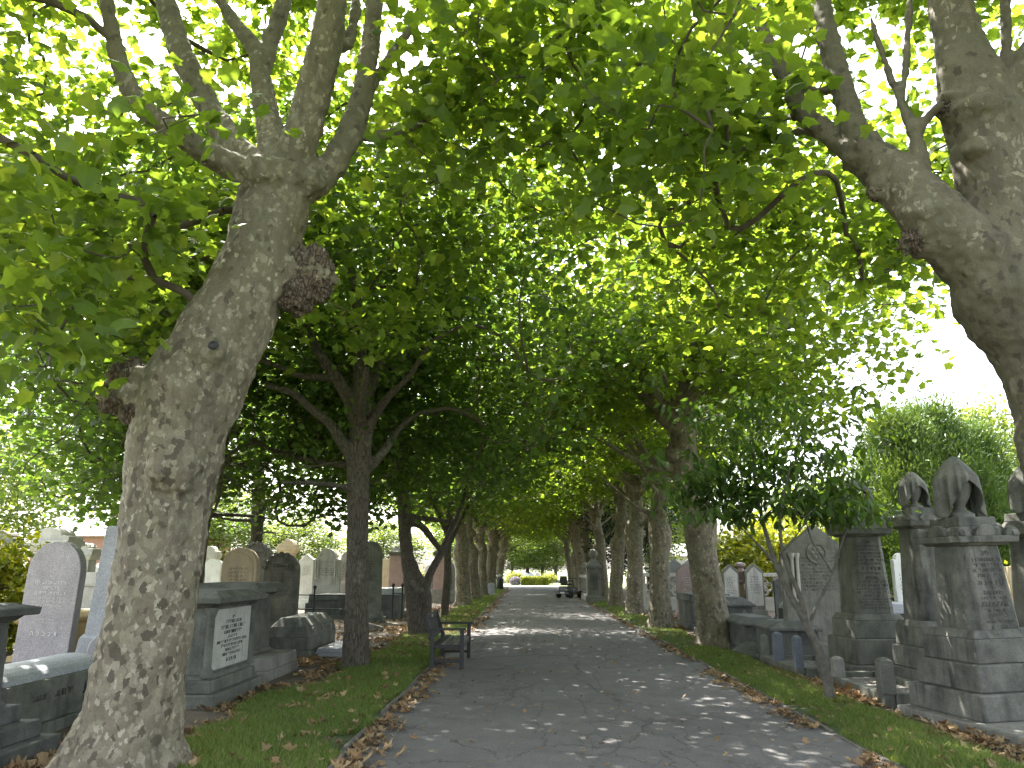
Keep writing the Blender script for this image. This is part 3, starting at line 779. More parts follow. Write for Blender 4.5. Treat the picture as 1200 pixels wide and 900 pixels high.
# hollow left by a lost branch: shallow dish with a lip, its inner shade painted black
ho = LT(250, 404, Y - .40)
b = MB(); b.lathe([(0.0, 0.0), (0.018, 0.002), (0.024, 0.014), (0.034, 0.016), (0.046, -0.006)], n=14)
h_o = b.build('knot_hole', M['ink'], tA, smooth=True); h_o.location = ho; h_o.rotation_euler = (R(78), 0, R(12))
def okA(q):
    w = Vector(q) + A0
    if -2.4 < w.x < 3.6 and w.y < 9.5 and w.z < 1.6 + (.5 + .12 * nz(w.x, w.y, .8, 3)) * w.y: return False      # leaves ride above the long side branches
    if w.y < A0.y + .6 and w.z < 6.2 + .75 * max(0, w.y - 3.5) and w.x > -4.6: return False     # open underside below the limbs
    return w.z > 4.4 - 0.2 * max(0, -w.x - 3.5) + 0.45 * max(0, w.x + 1.2) + 0.12 * max(0, w.y - 9) and (w - CAMP).length > 3.6
cA = crown_points(pA.rg, 560, (-0.8, 1.2, 7.2), (5.6, 5.4, 3.7), 0.35, 0.02, 3.0, 1.0, .5, okA)
cA += [LT(px, py, Yq) for px, py, Yq in ((60, 425, 5.6), (40, 390, 5.6), (20, 420, 5.4), (60, 350, 5.5), (25, 360, 5.3), (85, 365, 6.0), (120, 330, 6.1), (30, 300, 5.4), (90, 290, 5.6), (140, 300, 5.9), (60, 250, 5.3), (15, 240, 5.2), (180, 250, 5.8), (130, 230, 5.6), (230, 140, 5.7), (40, 180, 5.2), (150, 170, 5.6))]
pA.grow(cA, 0.006, 2.6, 0.16, 0.05)
finish(tA, pA, LEAF_FULL, M['leaf_plane'], M['twig'], 44, (.36, .36, .22), (.095, .185), 300, 1.0, .68, .35, A0)

# ------------------------------------------------------------------ the big forked plane in front on the right
Y = 5.9
B0 = Vector((4.76, Y, -0.02))
tB = tag(empty('plane_tree', B0), 'thick forked plane tree at the right edge, base out of frame', 'tree', 'plane trees of the avenue')
pB = Plant(9)
trunkB = [(1264, 560, Y, 112), (1248, 480, Y, 112), (1224, 410, Y, 116), (1182, 345, Y, 128), (1165, 290, Y + .03, 100), (1166, 240, Y + .05, 80), (1158, 190, Y + .05, 78), (1152, 140, Y + .08, 92), (1138, 100, Y + .1, 78), (1124, 50, Y + .1, 54), (1112, 0, Y + .1, 46), (1098, -80, Y + .1, 40)]
pts, rad = trace(trunkB)
pts = [Vector((4.78, Y, -0.1)), Vector((4.74, Y, 0.6)), Vector((4.66, Y, 1.4))] + pts
rad = [0.46, 0.37, 0.34] + rad
o_, q_ = spline(sub(B0, pts), rad, 0.12); pB.limb(o_, q_); T = [(o_, q_)]
LB = [
    [(1180, 340, Y, 100), (1140, 300, Y - .02, 88), (1105, 265, Y, 78), (1070, 228, Y + .1, 66), (1038, 200, Y + .25, 56), (1012, 182, Y + .4, 46), (978, 162, Y + .6, 26), (942, 132, Y + .8, 22), (914, 80, Y + 1, 18), (888, 20, Y + 1.2, 15), (860, -40, Y + 1.4, 12)],
    [(1018, 186, Y + .4, 38), (1002, 152, Y + .4, 31), (986, 100, Y + .5, 28), (967, 30, Y + .6, 24), (955, -50, Y + .7, 20)],
    [(1080, 232, Y + .1, 30), (1078, 200, Y + .1, 24), (1074, 160, Y + .1, 19), (1055, 118, Y + .2, 10), (1036, 70, Y + .3, 8), (1020, 20, Y + .3, 6)],
    [(1074, 162, Y + .1, 14), (1090, 135, Y, 12), (1105, 120, Y - .1, 9)],
    [(1058, 125, Y + .2, 9), (1062, 70, Y + .2, 8), (1066, 10, Y + .2, 7), (1068, -40, Y + .2, 6)],
    [(1150, 130, Y + .05, 70), (1178, 112, Y, 52), (1200, 80, Y - .05, 36), (1222, 30, Y - .1, 28), (1240, -40, Y - .1, 22)],
    [(1180, 320, Y, 70), (1215, 290, Y + .1, 60), (1250, 230, Y + .2, 44), (1275, 150, Y + .3, 32), (1290, 50, Y + .4, 24)],
    [(1180, 105, Y, 20), (1180, 60, Y, 14), (1178, 0, Y, 13), (1176, -50, Y, 11)],
    [(985, 105, Y + .5, 10), (950, 106, Y + .8, 9), (900, 99, Y + 1.2, 8), (830, 94, Y + 1.8, 7), (740, 72, Y + 2.5, 6), (690, 45, Y + 3, 5), (640, 0, Y + 3.5, 4)],
    [(945, 136, Y + .8, 10), (900, 140, Y + 1.3, 8), (840, 150, Y + 1.8, 7), (780, 157, Y + 2.4, 7), (720, 148, Y + 3, 6), (660, 130, Y + 3.6, 4)],
    [(975, 162, Y + .6, 12), (930, 155, Y + 1, 8), (870, 185, Y + 1.8, 6), (820, 230, Y + 2.8, 5)],
]
for pp in LB: T.append(traced_limb(pB, B0, pp))
LTB = lambda px, py, Yq: tuple(P(px, py, Yq) - B0)
flare = []
for a in (0, 55, 120, 175, 230, 300):
    a = R(a); flare.append((np.array([(0.04 * math.cos(a), 0.04 * math.sin(a), 0.8), (0.26 * math.cos(a), 0.26 * math.sin(a), 0.3), (0.55 * math.cos(a), 0.55 * math.sin(a), -0.1)]), np.array([0.2, 0.17, 0.1])))
burls = [blob(LTB(1150, 140, Y), rb(37, Y), (1.1, 1, .9), 31, .2), blob(LTB(1118, 125, Y + .05), rb(22, Y), (1, 1, 1), 32, .4), blob(LTB(1155, 300, Y - .1), rb(36, Y), (1, 1, 1), 33, .15),
         blob(LTB(1082, 278, Y), rb(22, Y), (.8, 1, 1.2), 34, .3), blob(LTB(1032, 222, Y + .2), rb(16, Y), (1, 1, 1), 35, .5), blob(LTB(1012, 180, Y + .38), rb(28, Y), (1, 1, 1), 36, .3),
         blob(LTB(1085, 250, Y - .05), rb(28, Y), (1.2, 1, 1), 37, .2), blob(LTB(1146, 352, Y), rb(20, Y), (.8, 1, 1), 38, .3), blob(LTB(1073, 150, Y + .1), rb(12, Y), (1, 1, 1), 39, .4), blob(LTB(1148, 175, Y - .12), rb(20, Y), (1, .8, .8), 40, .2)]
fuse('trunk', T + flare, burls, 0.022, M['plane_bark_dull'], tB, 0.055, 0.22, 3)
for px, py, dy, r, sd_ in ((1113, 128, .02, 14, 41), (1030, 224, .2, 13, 42), (1074, 282, -.0, 18, 43)):
    Vb, Fb = blob(LTB(px, py, Y + dy), rb(r, Y), (1, 1, 1.0), sd_, .38, 5)
    b = MB(); b.add(Vb, Fb); b.build('burl', M['burl'], tB, smooth=True)
def okB(q):
    w = Vector(q) + B0
    if -2.4 < w.x < 3.6 and w.y < 9.5 and w.z < 1.6 + (.48 + .12 * nz(w.x, w.y, .8, 5)) * w.y: return False
    if w.y < B0.y + .6 and w.z < 6.2 + .75 * max(0, w.y - 3.5) and w.x > 1.6: return False
    return w.z > 4.5 + 0.5 * max(0, w.x - 3.4) - 0.02 * w.y and (w - CAMP).length > 3.6
cB = crown_points(pB.rg, 500, (-0.2, 1.3, 7.2), (5.4, 5.0, 3.7), 0.35, 0.02, 3.2, 7.0, .5, okB)
pB.grow(cB, 0.006, 2.6, 0.16, 0.05)
finish(tB, pB, LEAF_FULL, M['leaf_plane'], M['twig'], 44, (.36, .36, .22), (.095, .185), 300, 1.0, .68, .35, B0)

# ------------------------------------------------------------------ dark-barked tree behind the bench, left
C0 = G(417, 786); C0.z = -0.02; Y = C0.y
tC = tag(empty('tree', C0), 'straight dark barked tree beside the bench, second on the left', 'tree', 'dark leaved trees of the left row')
pC = Plant(21)
T = []
for pp in (
    [(416, 800, Y, 46), (417, 770, Y, 34), (418, 700, Y, 29), (419, 620, Y, 27), (420, 560, Y, 28), (422, 520, Y, 30), (424, 480, Y, 27), (423, 430, Y, 20), (420, 380, Y, 15), (412, 320, Y + .1, 11), (405, 250, Y + .2, 8)],
    [(420, 545, Y, 22), (402, 520, Y - .2, 15), (385, 495, Y - .4, 12), (366, 480, Y - .6, 11), (345, 462, Y - .9, 9), (310, 450, Y - 1.3, 7)],
    [(422, 500, Y, 26), (408, 465, Y - .1, 17), (392, 440, Y - .2, 15), (375, 415, Y - .4, 12), (360, 385, Y - .6, 9), (345, 340, Y - .8, 7)],
    [(392, 442, Y - .2, 12), (370, 442, Y - .5, 10), (345, 438, Y - .8, 7), (318, 425, Y - 1, 5)],
    [(424, 490, Y, 20), (434, 455, Y + .1, 14), (446, 420, Y + .2, 11), (456, 385, Y + .3, 9), (468, 320, Y + .5, 7), (472, 260, Y + .6, 5)],
    [(422, 552, Y, 18), (436, 545, Y + .1, 13), (452, 525, Y + .3, 11), (470, 500, Y + .6, 8), (490, 485, Y + 1, 6)],
    [(424, 520, Y, 18), (438, 490, Y - .2, 12), (455, 465, Y - .4, 10), (480, 440, Y - .6, 7), (505, 400, Y - .9, 5)],
    [(420, 575, Y, 12), (400, 570, Y - .3, 8), (370, 566, Y - .8, 7), (330, 566, Y - 1.4, 5)],
    [(421, 540, Y, 12), (400, 545, Y + .6, 8), (370, 540, Y + 1.2, 6)],
    [(423, 500, Y, 12), (425, 470, Y - .8, 9), (430, 430, Y - 1.6, 7)],
): T.append(traced_limb(pC, C0, pp))
fuse('trunk', T, [], 0.028, M['dark_bark'], tC, 0.03, 0.15, 3, 14)
def okC(q):
    w = Vector(q) + C0
    r = math.hypot(q[0], q[1])
    if r < 2.3 and q[2] < 6.3 - .4 * r: return False                 # hollow middle: limbs show
    if q[1] < -.4 and abs(q[0]) < 2.4 and q[2] < 5.9: return False
    return w.z > 2.45 + 0.35 * max(0, w.x + 1.9)
cC = crown_points(pC.rg, 780, (-1.2, 0.3, 6.0), (6.0, 4.5, 4.2), 0.2, 0.0, 2.2, 3.0, .5, okC)
pC.grow(cC, 0.007, 2.4, 0.16, 0.045)
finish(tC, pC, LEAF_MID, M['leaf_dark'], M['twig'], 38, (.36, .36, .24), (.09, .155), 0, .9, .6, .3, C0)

for loc, rz, s, lab in (((-7.3, 17.2, -.02), 160, (1, 1, .95), 'dark leaved tree whose stem hides behind the big leaning plane'), ((-9.3, 27, -.02), 70, (1.1, 1.1, .95), 'dark leaved tree standing behind the tan headstone')):
    t = copy_tree(tC, loc=loc, rz=R(rz), scale=s); tag(t, lab, 'tree', 'dark leaved trees among the left graves')
# ------------------------------------------------------------------ twin-stemmed tree further on
D0 = G(491, 746); D0.z = -0.02; Y = D0.y
tD = tag(empty('tree', D0), 'twin stemmed dark tree forking low, just past the bench', 'tree', 'dark leaved trees of the left row')
pD = Plant(22); T = []
for pp in (
    [(489, 755, Y, 26), (487, 735, Y, 20), (482, 690, Y, 18), (475, 630, Y, 16), (472, 570, Y, 15), (472, 520, Y, 13), (475, 460, Y + .2, 10), (480, 400, Y + .4, 7)],
    [(498, 752, Y + .1, 20), (498, 720, Y + .1, 18), (496, 695, Y + .1, 20), (487, 670, Y, 12), (481, 650, Y - .1, 8)],
    [(497, 692, Y + .1, 14), (505, 670, Y + .2, 10), (517, 648, Y + .4, 9), (525, 628, Y + .6, 8), (538, 600, Y + 1, 6), (550, 560, Y + 1.5, 5)],
    [(476, 612, Y, 12), (492, 615, Y + .1, 9), (505, 630, Y + .2, 8), (516, 645, Y + .4, 7)],
    [(476, 605, Y, 9), (500, 608, Y + .3, 7), (530, 612, Y + .8, 5)],
    [(473, 580, Y, 12), (455, 560, Y - .4, 8), (430, 545, Y - 1, 6)],
    [(472, 540, Y, 11), (490, 510, Y + .3, 8), (515, 480, Y + .6, 6)],
    [(473, 520, Y, 10), (460, 480, Y + .4, 7), (450, 430, Y + .8, 5)],
): T.append(traced_limb(pD, D0, pp))
fuse('trunk', T, [], 0.03, M['dark_bark'], tD, 0.03, 0.15, 2, 12)
def okD(q):
    w = Vector(q) + D0
    return w.z > 3.1 + 0.22 * max(0, w.x + 1.8)
cD = crown_points(pD.rg, 520, (0.2, 0.4, 6.3), (4.8, 4.2, 4.0), 0.2, 0.0, 2.5, 4.0, .5, okD)
pD.grow(cD, 0.007, 2.4, 0.16, 0.04)
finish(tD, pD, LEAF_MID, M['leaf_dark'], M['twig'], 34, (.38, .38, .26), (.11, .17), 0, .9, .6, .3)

# slender tree between them and the planes
S0 = G(522, 723); S0.z = -0.02; Y = S0.y
tS = tag(empty('tree', S0), 'slender dark stemmed tree between the twin stem and the planes', 'tree', 'dark leaved trees of the left row')
pS = Plant(23); T = []
for pp in ([(521, 728, Y, 14), (521, 715, Y, 11), (524, 680, Y, 10), (525, 640, Y, 9), (527, 600, Y, 8), (530, 560, Y + .3, 6), (533, 500, Y + .6, 4)],
           [(525, 640, Y, 7), (538, 615, Y + .2, 5), (550, 590, Y + .5, 4)], [(525, 630, Y, 6), (512, 600, Y - .3, 4), (500, 570, Y - .8, 3)]): T.append(traced_limb(pS, S0, pp))
fuse('trunk', T, [], 0.035, M['dark_bark'], tS, 0.03, 0.2, 2, 10)
cS = crown_points(pS.rg, 300, (0, 0, 6.2), (3.6, 3.6, 3.2), 0.2, 0.0, 3.2, 6.0, .5)
pS.grow(cS, 0.005, 2.4, 0.16, 0.04)
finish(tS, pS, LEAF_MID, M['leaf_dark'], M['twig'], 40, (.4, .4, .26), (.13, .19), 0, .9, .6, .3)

# ------------------------------------------------------------------ pollarded planes of the two rows: three moulds, copied down the avenue
def row_plane(seed, h_fork, lean, nclus, r0=0.33, knob=2.7):
    t = empty('plane_tree'); pl = Plant(seed); rnd = random.Random(seed); T = []; BL = []
    lx, ly = lean
    tr = [(0, 0, -0.1, r0 * 1.45), (0, 0, 0.25, r0 * 1.12), (lx * .1, ly * .1, 1.0, r0 * 0.98), (lx * .3, ly * .2, 1.9, r0 * .93), (lx * .4 + .03, ly * .4, knob, r0 * 1.12),
          (lx * .6 - .05, ly * .5, knob + .5, r0 * .9), (lx * .9 + .04, ly * .8, h_fork - .5, r0 * .82), (lx, ly, h_fork, r0 * 1.0)]
    o, q = spline([p[:3] for p in tr], [p[3] for p in tr]); pl.limb(o, q); T.append((o, q))
    for k in range(5):
        a = 2 * math.pi * (k + rnd.random() * .5) / 5
        T.append((np.array([(0, 0, .6), (.6 * r0 * math.cos(a), .6 * r0 * math.sin(a), .25), (1.6 * r0 * math.cos(a), 1.6 * r0 * math.sin(a), -.1)]), np.array([.16, .15, .09])))
    for k in range(5):
        z = rnd.uniform(knob - .4, h_fork + .1); a = rnd.random() * 6.28; f_ = z / h_fork
        BL.append(blob((lx * f_ + .8 * r0 * math.cos(a), ly * f_ + .8 * r0 * math.sin(a), z), rnd.uniform(.13, .24), (1, 1, 1), seed + k, .4))
    BL.append(blob((lx, ly, h_fork), r0 * 1.15, (1.1, 1.1, .9), seed + 9, .35))
    nl = 7
    for k in range(nl):
        a = 2 * math.pi * (k + rnd.uniform(-.3, .3)) / nl; rise = rnd.uniform(.45, 1.25); L = rnd.uniform(2.6, 3.8)
        p = Vector((lx, ly, h_fork - .1)); pts = [p.copy()]; rad = [r0 * .5]
        d = Vector((math.cos(a), math.sin(a), rise)).normalized(); r = r0 * rnd.uniform(.28, .42)
        for s in range(5):
            d = (d + Vector((rnd.uniform(-.2, .2), rnd.uniform(-.2, .2), rnd.uniform(-.05, .22)))).normalized()
            p = p + d * (L / 5); pts.append(p.copy()); rad.append(r * (1 - .15 * s))
        o, q = spline(pts, rad); pl.limb(o, q); T.append((o, q))
    for k in range(9):                                   # long straight shoots fanning out of the pollard head
        a = rnd.random() * 6.283; rise = rnd.uniform(.35, .95); L = rnd.uniform(3.4, 4.6)
        p = Vector((lx, ly, h_fork + rnd.uniform(-.4, .2))); pts = [p.copy()]; rad = [.05]
        d = Vector((math.cos(a), math.sin(a), rise)).normalized(); r = rnd.uniform(.03, .048)
        for s in range(6):
            d = (d + Vector((rnd.uniform(-.07, .07), rnd.uniform(-.07, .07), rnd.uniform(-.06, .06)))).normalized()
            p = p + d * (L / 6); pts.append(p.copy()); rad.append(r * (1 - .13 * s))
        o, q = spline(pts, rad); pl.limb(o, q); T.append((o, q))
    for k in range(3):
        z = rnd.uniform(knob, h_fork - .3); a = rnd.random() * 6.28; f_ = z / h_fork
        p = Vector((lx * f_, ly * f_, z)); pts = [p.copy()]; rad = [.09]; d = Vector((math.cos(a), math.sin(a), .35)).normalized()
        for s in range(4):
            d = (d + Vector((rnd.uniform(-.2, .2), rnd.uniform(-.2, .2), rnd.uniform(0, .2)))).normalized(); p = p + d * .55; pts.append(p.copy()); rad.append(.06 * (1 - .18 * s))
        o, q = spline(pts, rad); pl.limb(o, q); T.append((o, q))
    fuse('trunk', T, BL, 0.032, M['plane_bark_row'], t, 0.05, 0.3, 1, 12)
    def ok(q): return q[2] > 4.75 - .55 * max(0, abs(q[0] - lx) - 1.9) + .3 * nz(q[0], q[1], .4, seed)    # underside arches up over the trunk
    c = crown_points(pl.rg, nclus, (lx * .7, ly * .7, 6.8), (4.8, 4.2, 3.9), 0.2, 0.0, 2.6, seed * 1.7, .5, ok)
    pl.grow(c, 0.0065, 2.4, 0.10, 0.05)
    finish(t, pl, LEAF_MID, M['leaf_plane'], M['twig'], 32, (.4, .4, .26), (.12, .19), 0, 1.0, .68, .3)
    return t
mould = [row_plane(51, 4.9, (-.5, .1), 500), row_plane(64, 4.3, (.25, .2), 460, .31, 2.5), row_plane(77, 4.6, (-.2, -.2), 470, .3, 2.9)]
used = [False] * 3
def put_plane(k, x, y, rz, sc, label):
    if not used[k]: t = mould[k]; used[k] = True
    else: t = copy_tree(mould[k])
    t.location = (x, y, -0.02); t.rotation_euler.z = R(rz); t.scale = sc
    tag(t, label, 'tree', 'plane trees of the avenue'); return t
ordn = ['first', 'second', 'third', 'fourth', 'fifth', 'sixth', 'seventh', 'eighth', 'ninth', 'tenth']
RR = [(0, 3.87, 16.75, 0, (1.02, 1.02, 1)), (1, 3.64, 22.0, 12, (.95, .95, 1)), (2, 3.74, 27.8, 170, (1, 1, 1)), (0, 3.73, 33.7, 192, (.9, .9, .97)), (1, 3.72, 38.9, 165, (.92, .92, 1)),
      (2, 3.7, 47.5, 10, (1, 1, 1)), (0, 3.72, 52.5, -14, (.95, .95, .92)), (1, 3.7, 57.5, 200, (1, 1, .9)), (2, 3.75, 62.5, 188, (.95, .95, .86)), (0, 3.8, 67.5, 8, (.9, .9, .82))]
for i, (k, x, y, rz, s) in enumerate(RR):
    put_plane(k, x, y, rz, s, 'knobbly plane tree, %s in the right row counted from behind the sapling' % ordn[i])
LL = [(1, -2.79, 34.8, 190, (1.05, 1.05, .92)), (0, -2.72, 41.3, 10, (1, 1, .9)), (2, -2.6, 46.5, 0, (1, 1, .92)), (1, -2.6, 52, -12, (1, 1, .9)), (2, -2.55, 57.5, 185, (1, 1, .86)), (0, -2.35, 63.5, 172, (1.15, 1.15, .84)), (1, -2.5, 68.5, 15, (1, 1, .8))]
for i, (k, x, y, rz, s) in enumerate(LL):
    put_plane(k, x, y, rz, s, 'swollen headed plane tree, %s in the left row beyond the slender tree' % ordn[i])

# ------------------------------------------------------------------ sapling on the right verge
K0 = G(971, 827); K0.z = 0.0; Y = K0.y
tK = tag(empty('sapling', K0), 'young leaning sapling with long drooping leaves on the right verge', 'tree')
pK = Plant(31); T = []
for pp in ([(973, 835, Y, 24), (970, 800, Y, 17), (962, 768, Y, 15), (950, 742, Y, 14), (938, 718, Y, 12), (920, 686, Y + .05, 10), (907, 655, Y + .1, 9), (895, 615, Y + .1, 7), (885, 570, Y + .1, 5), (880, 520, Y + .1, 4)],
           [(945, 730, Y, 10), (938, 700, Y - .05, 9), (925, 670, Y - .1, 8), (916, 640, Y - .2, 6), (915, 600, Y - .3, 5), (925, 550, Y - .4, 4)],
           [(948, 738, Y, 8), (956, 712, Y + .05, 6), (970, 685, Y + .1, 5), (978, 665, Y + .15, 4), (985, 640, Y + .2, 4), (1000, 600, Y + .3, 3)],
           [(976, 672, Y + .15, 4), (965, 655, Y + .1, 3), (950, 630, Y + .1, 3), (940, 590, Y, 3)],
           [(908, 660, Y + .1, 6), (890, 640, Y + .1, 4), (865, 615, Y + .2, 3), (840, 590, Y + .3, 3)],
           [(917, 645, Y - .2, 4), (935, 625, Y - .3, 3), (950, 600, Y - .35, 3)]): T.append(traced_limb(pK, K0, [(a, b_, c, d * .72) for a, b_, c, d in pp], .06))
fuse('trunk', T, [], 0.01, M['thin_bark'], tK, 0.008, 0.08, 1, 10)
KT = lambda px, py, Yq: np.array(tuple(P(px, py, Yq) - K0))
cK = []
for px, py, sx, sy, n in ((885, 545, 55, 45, 80), (840, 580, 30, 25, 34), (960, 560, 40, 40, 60), (985, 585, 14, 18, 12), (910, 590, 45, 14, 24), (900, 490, 45, 25, 30), (965, 590, 14, 10, 8), (820, 540, 22, 25, 18)):
    for _ in range(n): cK.append(KT(px + pK.rg.normal(0, sx), min(606, py + pK.rg.normal(0, sy)), Y + pK.rg.normal(0.1, .45)))
pK.grow(cK, 0.0025, 1.2, 0.12, 0.015, 0.15)
finish(tK, pK, LEAF_OVAL, M['leaf_sap'], M['thin_bark'], 13, (.1, .1, .07), (.1, .18), 300, .8, .5, .55, K0)

# ------------------------------------------------------------------ background trees and shrubs
def bush_tree(name, seed, h, r, zc, trunk_h, nclus, per, lm, shape, size, sig, gap=0.0, bark='dark_bark', tr=0.16, up=.8, spread=.7, droop=.2, shell=.35):
    t = empty(name); pl = Plant(seed); rnd = random.Random(seed)
    pts = [(0, 0, -.1), (rnd.uniform(-.1, .1), rnd.uniform(-.1, .1), trunk_h * .6), (rnd.uniform(-.2, .2), rnd.uniform(-.2, .2), trunk_h), (rnd.uniform(-.3, .3), rnd.uniform(-.3, .3), h * .75)]
    o, q = spline(pts, [tr * 1.4, tr, tr * .85, tr * .2], .25); pl.limb(o, q)
    V, F = tube_np(o, q, 9); b = MB(); b.add(V.tolist(), F); b.build('trunk', M[bark], t, smooth=True)
    c = crown_points(pl.rg, nclus, (0, 0, zc), r, shell, gap, trunk_h * .55, seed * 2.1, .6)
    pl.grow(c, 0.006, trunk_h * .5, .15, .08, .5)
    finish(t, pl, shape, lm, M['twig'], per, sig, size, 0, up, spread, droop, sides=4, rmin=.011)
    return t
far1 = bush_tree('broadleaf_tree', 201, 9, (3.8, 3.6, 3.8), 5.4, 2.2, 260, 46, M['leaf_far'], LEAF_KITE, (.16, .3), (.45, .45, .35), .02)
far2 = bush_tree('broadleaf_tree', 202, 10, (3.4, 3.4, 4.4), 6, 2.4, 260, 46, M['leaf_far'], LEAF_KITE, (.16, .3), (.45, .45, .35), .04)
FAR = [(far1, P(-12, 600, 36), 0, (1.0, 1.0, .95), 'pale green broad tree at the left edge behind the headstones'),
       (far2, P(255, 640, 60), 30, (1.2, 1.2, .75), 'pale tree behind the pedestal tomb left of the dark trunk'),
       (far1, P(350, 640, 66), 90, (1.1, 1.1, .65), 'pale tree behind the white headstones left of the dark trunk'),
       (far2, P(450, 640, 78), 200, (1.2, 1.2, .6), 'low pale tree beyond the pink monuments on the left'),
       (far1, P(545, 640, 100), 10, (1.4, 1.4, 1.1), 'sunlit tree past the left row at the far end'),
       (far2, P(618, 640, 104), 50, (1.5, 1.5, 1.15), 'bright sunlit tree closing the end of the avenue, centre left'),
       (far1, P(650, 640, 98), 140, (1.3, 1.3, 1.2), 'bright sunlit tree closing the end of the avenue, right'),
       (far2, P(585, 640, 112), 240, (1.5, 1.5, 1.2), 'bright sunlit tree closing the end of the avenue, left'),
       (far2, P(600, 640, 96), 190, (1.2, 1.2, .62), 'low spreading sunlit tree left of the far headstones'),
       (far1, P(636, 640, 108), 260, (1.6, 1.6, .6), 'low spreading sunlit tree behind the far headstones'),
       (far1, P(800, 640, 72), 20, (1.1, 1.1, .75), 'pale tree behind the pale house right of the avenue'),
       (far2, P(760, 640, 56), 70, (1.0, 1.0, .8), 'green tree behind the balustrade between the right trunks'),
       (far1, P(960, 640, 50), 190, (1.2, 1.2, .8), 'green tree behind the gothic headstone on the right'),
       (far2, P(1185, 640, 42), 120, (1.05, 1.05, 1.0), 'thin pale tree rising behind the cypresses at the right edge')]
seen = set()
for src, p, rz, s, lab in FAR:
    t = copy_tree(src) if src in seen else src
    seen.add(src)
    t.location = (p.x, p.y, -.03); t.rotation_euler.z = R(rz); t.scale = s
    tag(t, lab, 'tree', 'broadleaf trees in the background')
# cypresses
def cypress(seed):
    t = empty('cypress_tree'); pl = Plant(seed); rg = pl.rg
    o, q = spline([(0, 0, -.1), (0, 0, 2), (.05, 0, 5.4)], [.2, .14, .03], .25); pl.limb(o, q)
    V, F = tube_np(o, q, 8); b = MB(); b.add(V.tolist(), F); b.build('trunk', M['dark_bark'], t, smooth=True)
    c = []
    while len(c) < 380:
        z = rg.uniform(.4, 6.0); r = 1.7 * min(1, (6.3 - z) / 3.2) ** .6 * min(1, .65 + z * .25); a = rg.random() * 6.283; k = rg.uniform(.55, 1.0)
        r *= 1 + .2 * nz(math.cos(a) * 2, math.sin(a) * 2 + z, 1.0, seed)
        c.append((r * k * math.cos(a), r * k * math.sin(a), z))
    pl.grow(c, .005, .3, .05, .03, .4)
    pl.twig_mesh('branches', M['twig'], t, 4, .008)['kind'] = 'stuff'
    pos, Rm, sz = pl.leaves(130, (.2, .2, .3), (.09, .2))
    n = len(pos); tdir = np.stack([pos[:, 0] * .35, pos[:, 1] * .35, np.full(n, .8)], 1) + rg.normal(0, .45, (n, 3)); tdir /= np.linalg.norm(tdir, axis=1)[:, None]
    nor = rg.normal(0, 1, (n, 3)); nor -= tdir * (nor * tdir).sum(1)[:, None]; nor /= np.linalg.norm(nor, axis=1)[:, None]
    Rm = np.stack([np.cross(tdir, nor), tdir, nor], 2)
    V, F = leaf_arrays(LEAF_SPRAY, pos, Rm, sz * .95); o = link_mesh('crown', np_mesh('crown', V, F), M['leaf_cypress'], t); o['kind'] = 'stuff'
    return t
cy = cypress(301)
for i, (px, Yq, s, rz, lab) in enumerate(((1068, 24, (1.0, 1.0, 1.0), 0, 'dense green cypress left of the draped obelisk urn'), (1108, 25, (1.1, 1.1, 1.06), 80, 'tall dense green cypress behind the obelisk urn'), (1150, 26, (1.1, 1.1, .98), 200, 'dense green cypress right of the obelisk urn'))):
    t = cy if i == 0 else copy_tree(cy)
    p = P(px, 660, Yq); t.location = (p.x, p.y, -.03); t.scale = s; t.rotation_euler.z = R(rz); tag(t, lab, 'cypress', 'cypresses behind the obelisks')
# dark yew behind the gate pillar
ye = bush_tree('yew_tree', 401, 7.5, (2.6, 2.6, 3.4), 4.4, 1.2, 300, 50, M['leaf_yew'], LEAF_KITE, (.1, .2), (.35, .35, .3), -.2, tr=.2)
p = P(738, 640, 44); ye.location = (p.x, p.y, -.03); tag(ye, 'dark yew tree behind the ball topped gate pillar', 'tree')
# shrubs
shr = bush_tree('shrub', 501, 1.8, (1.2, 1.0, .95), 1.05, .3, 110, 44, M['leaf_yellow'], LEAF_KITE, (.09, .17), (.2, .2, .16), -.1, tr=.05)
SH = [(P(3, 666, 15.5), (1.1, 1.1, 1.12), 0, 'yellow green shrub at the left edge behind the lilac headstone'), (P(884, 666, 34), (2.0, 1.6, 1.75), 40, 'yellow leaved shrub behind the gabled headstones'),
      (P(905, 666, 37), (2.0, 1.6, 2.1), 140, 'tall yellow green shrub behind the sapling'), (P(1172, 666, 19), (1.0, 1.0, .78), 90, 'yellow green shrub between the two right obelisks'),
      (P(506, 666, 44), (.7, .7, .8), 10, 'small bright yellow shrub among the pink monuments'), (P(602, 680, 84), (.8, .8, .6), 60, 'round yellow bush left of the far hedge'), (P(642, 680, 82), (.8, .8, .55), 160, 'round yellow bush right of the far hedge')]
for i, (p, s, rz, lab) in enumerate(SH):
    t = shr if i == 0 else copy_tree(shr)
    t.location = (p.x, p.y, -.03); t.scale = s; t.rotation_euler.z = R(rz); tag(t, lab, 'shrub', 'yellow green shrubs')

# ================================================================== gravestones and monuments
# every stone is built facing -Y (towards the camera) around its own base, then placed and turned
def fit(px0, px1, pytop, Y):
    """where a thing seen between two columns, with its top on a row, stands at distance Y: centre x, width, height"""
    a, b = P(px0, 666, Y), P(px1, 666, Y)
    return (a.x + b.x) / 2, b.x - a.x, P((px0 + px1) / 2, pytop, Y).z

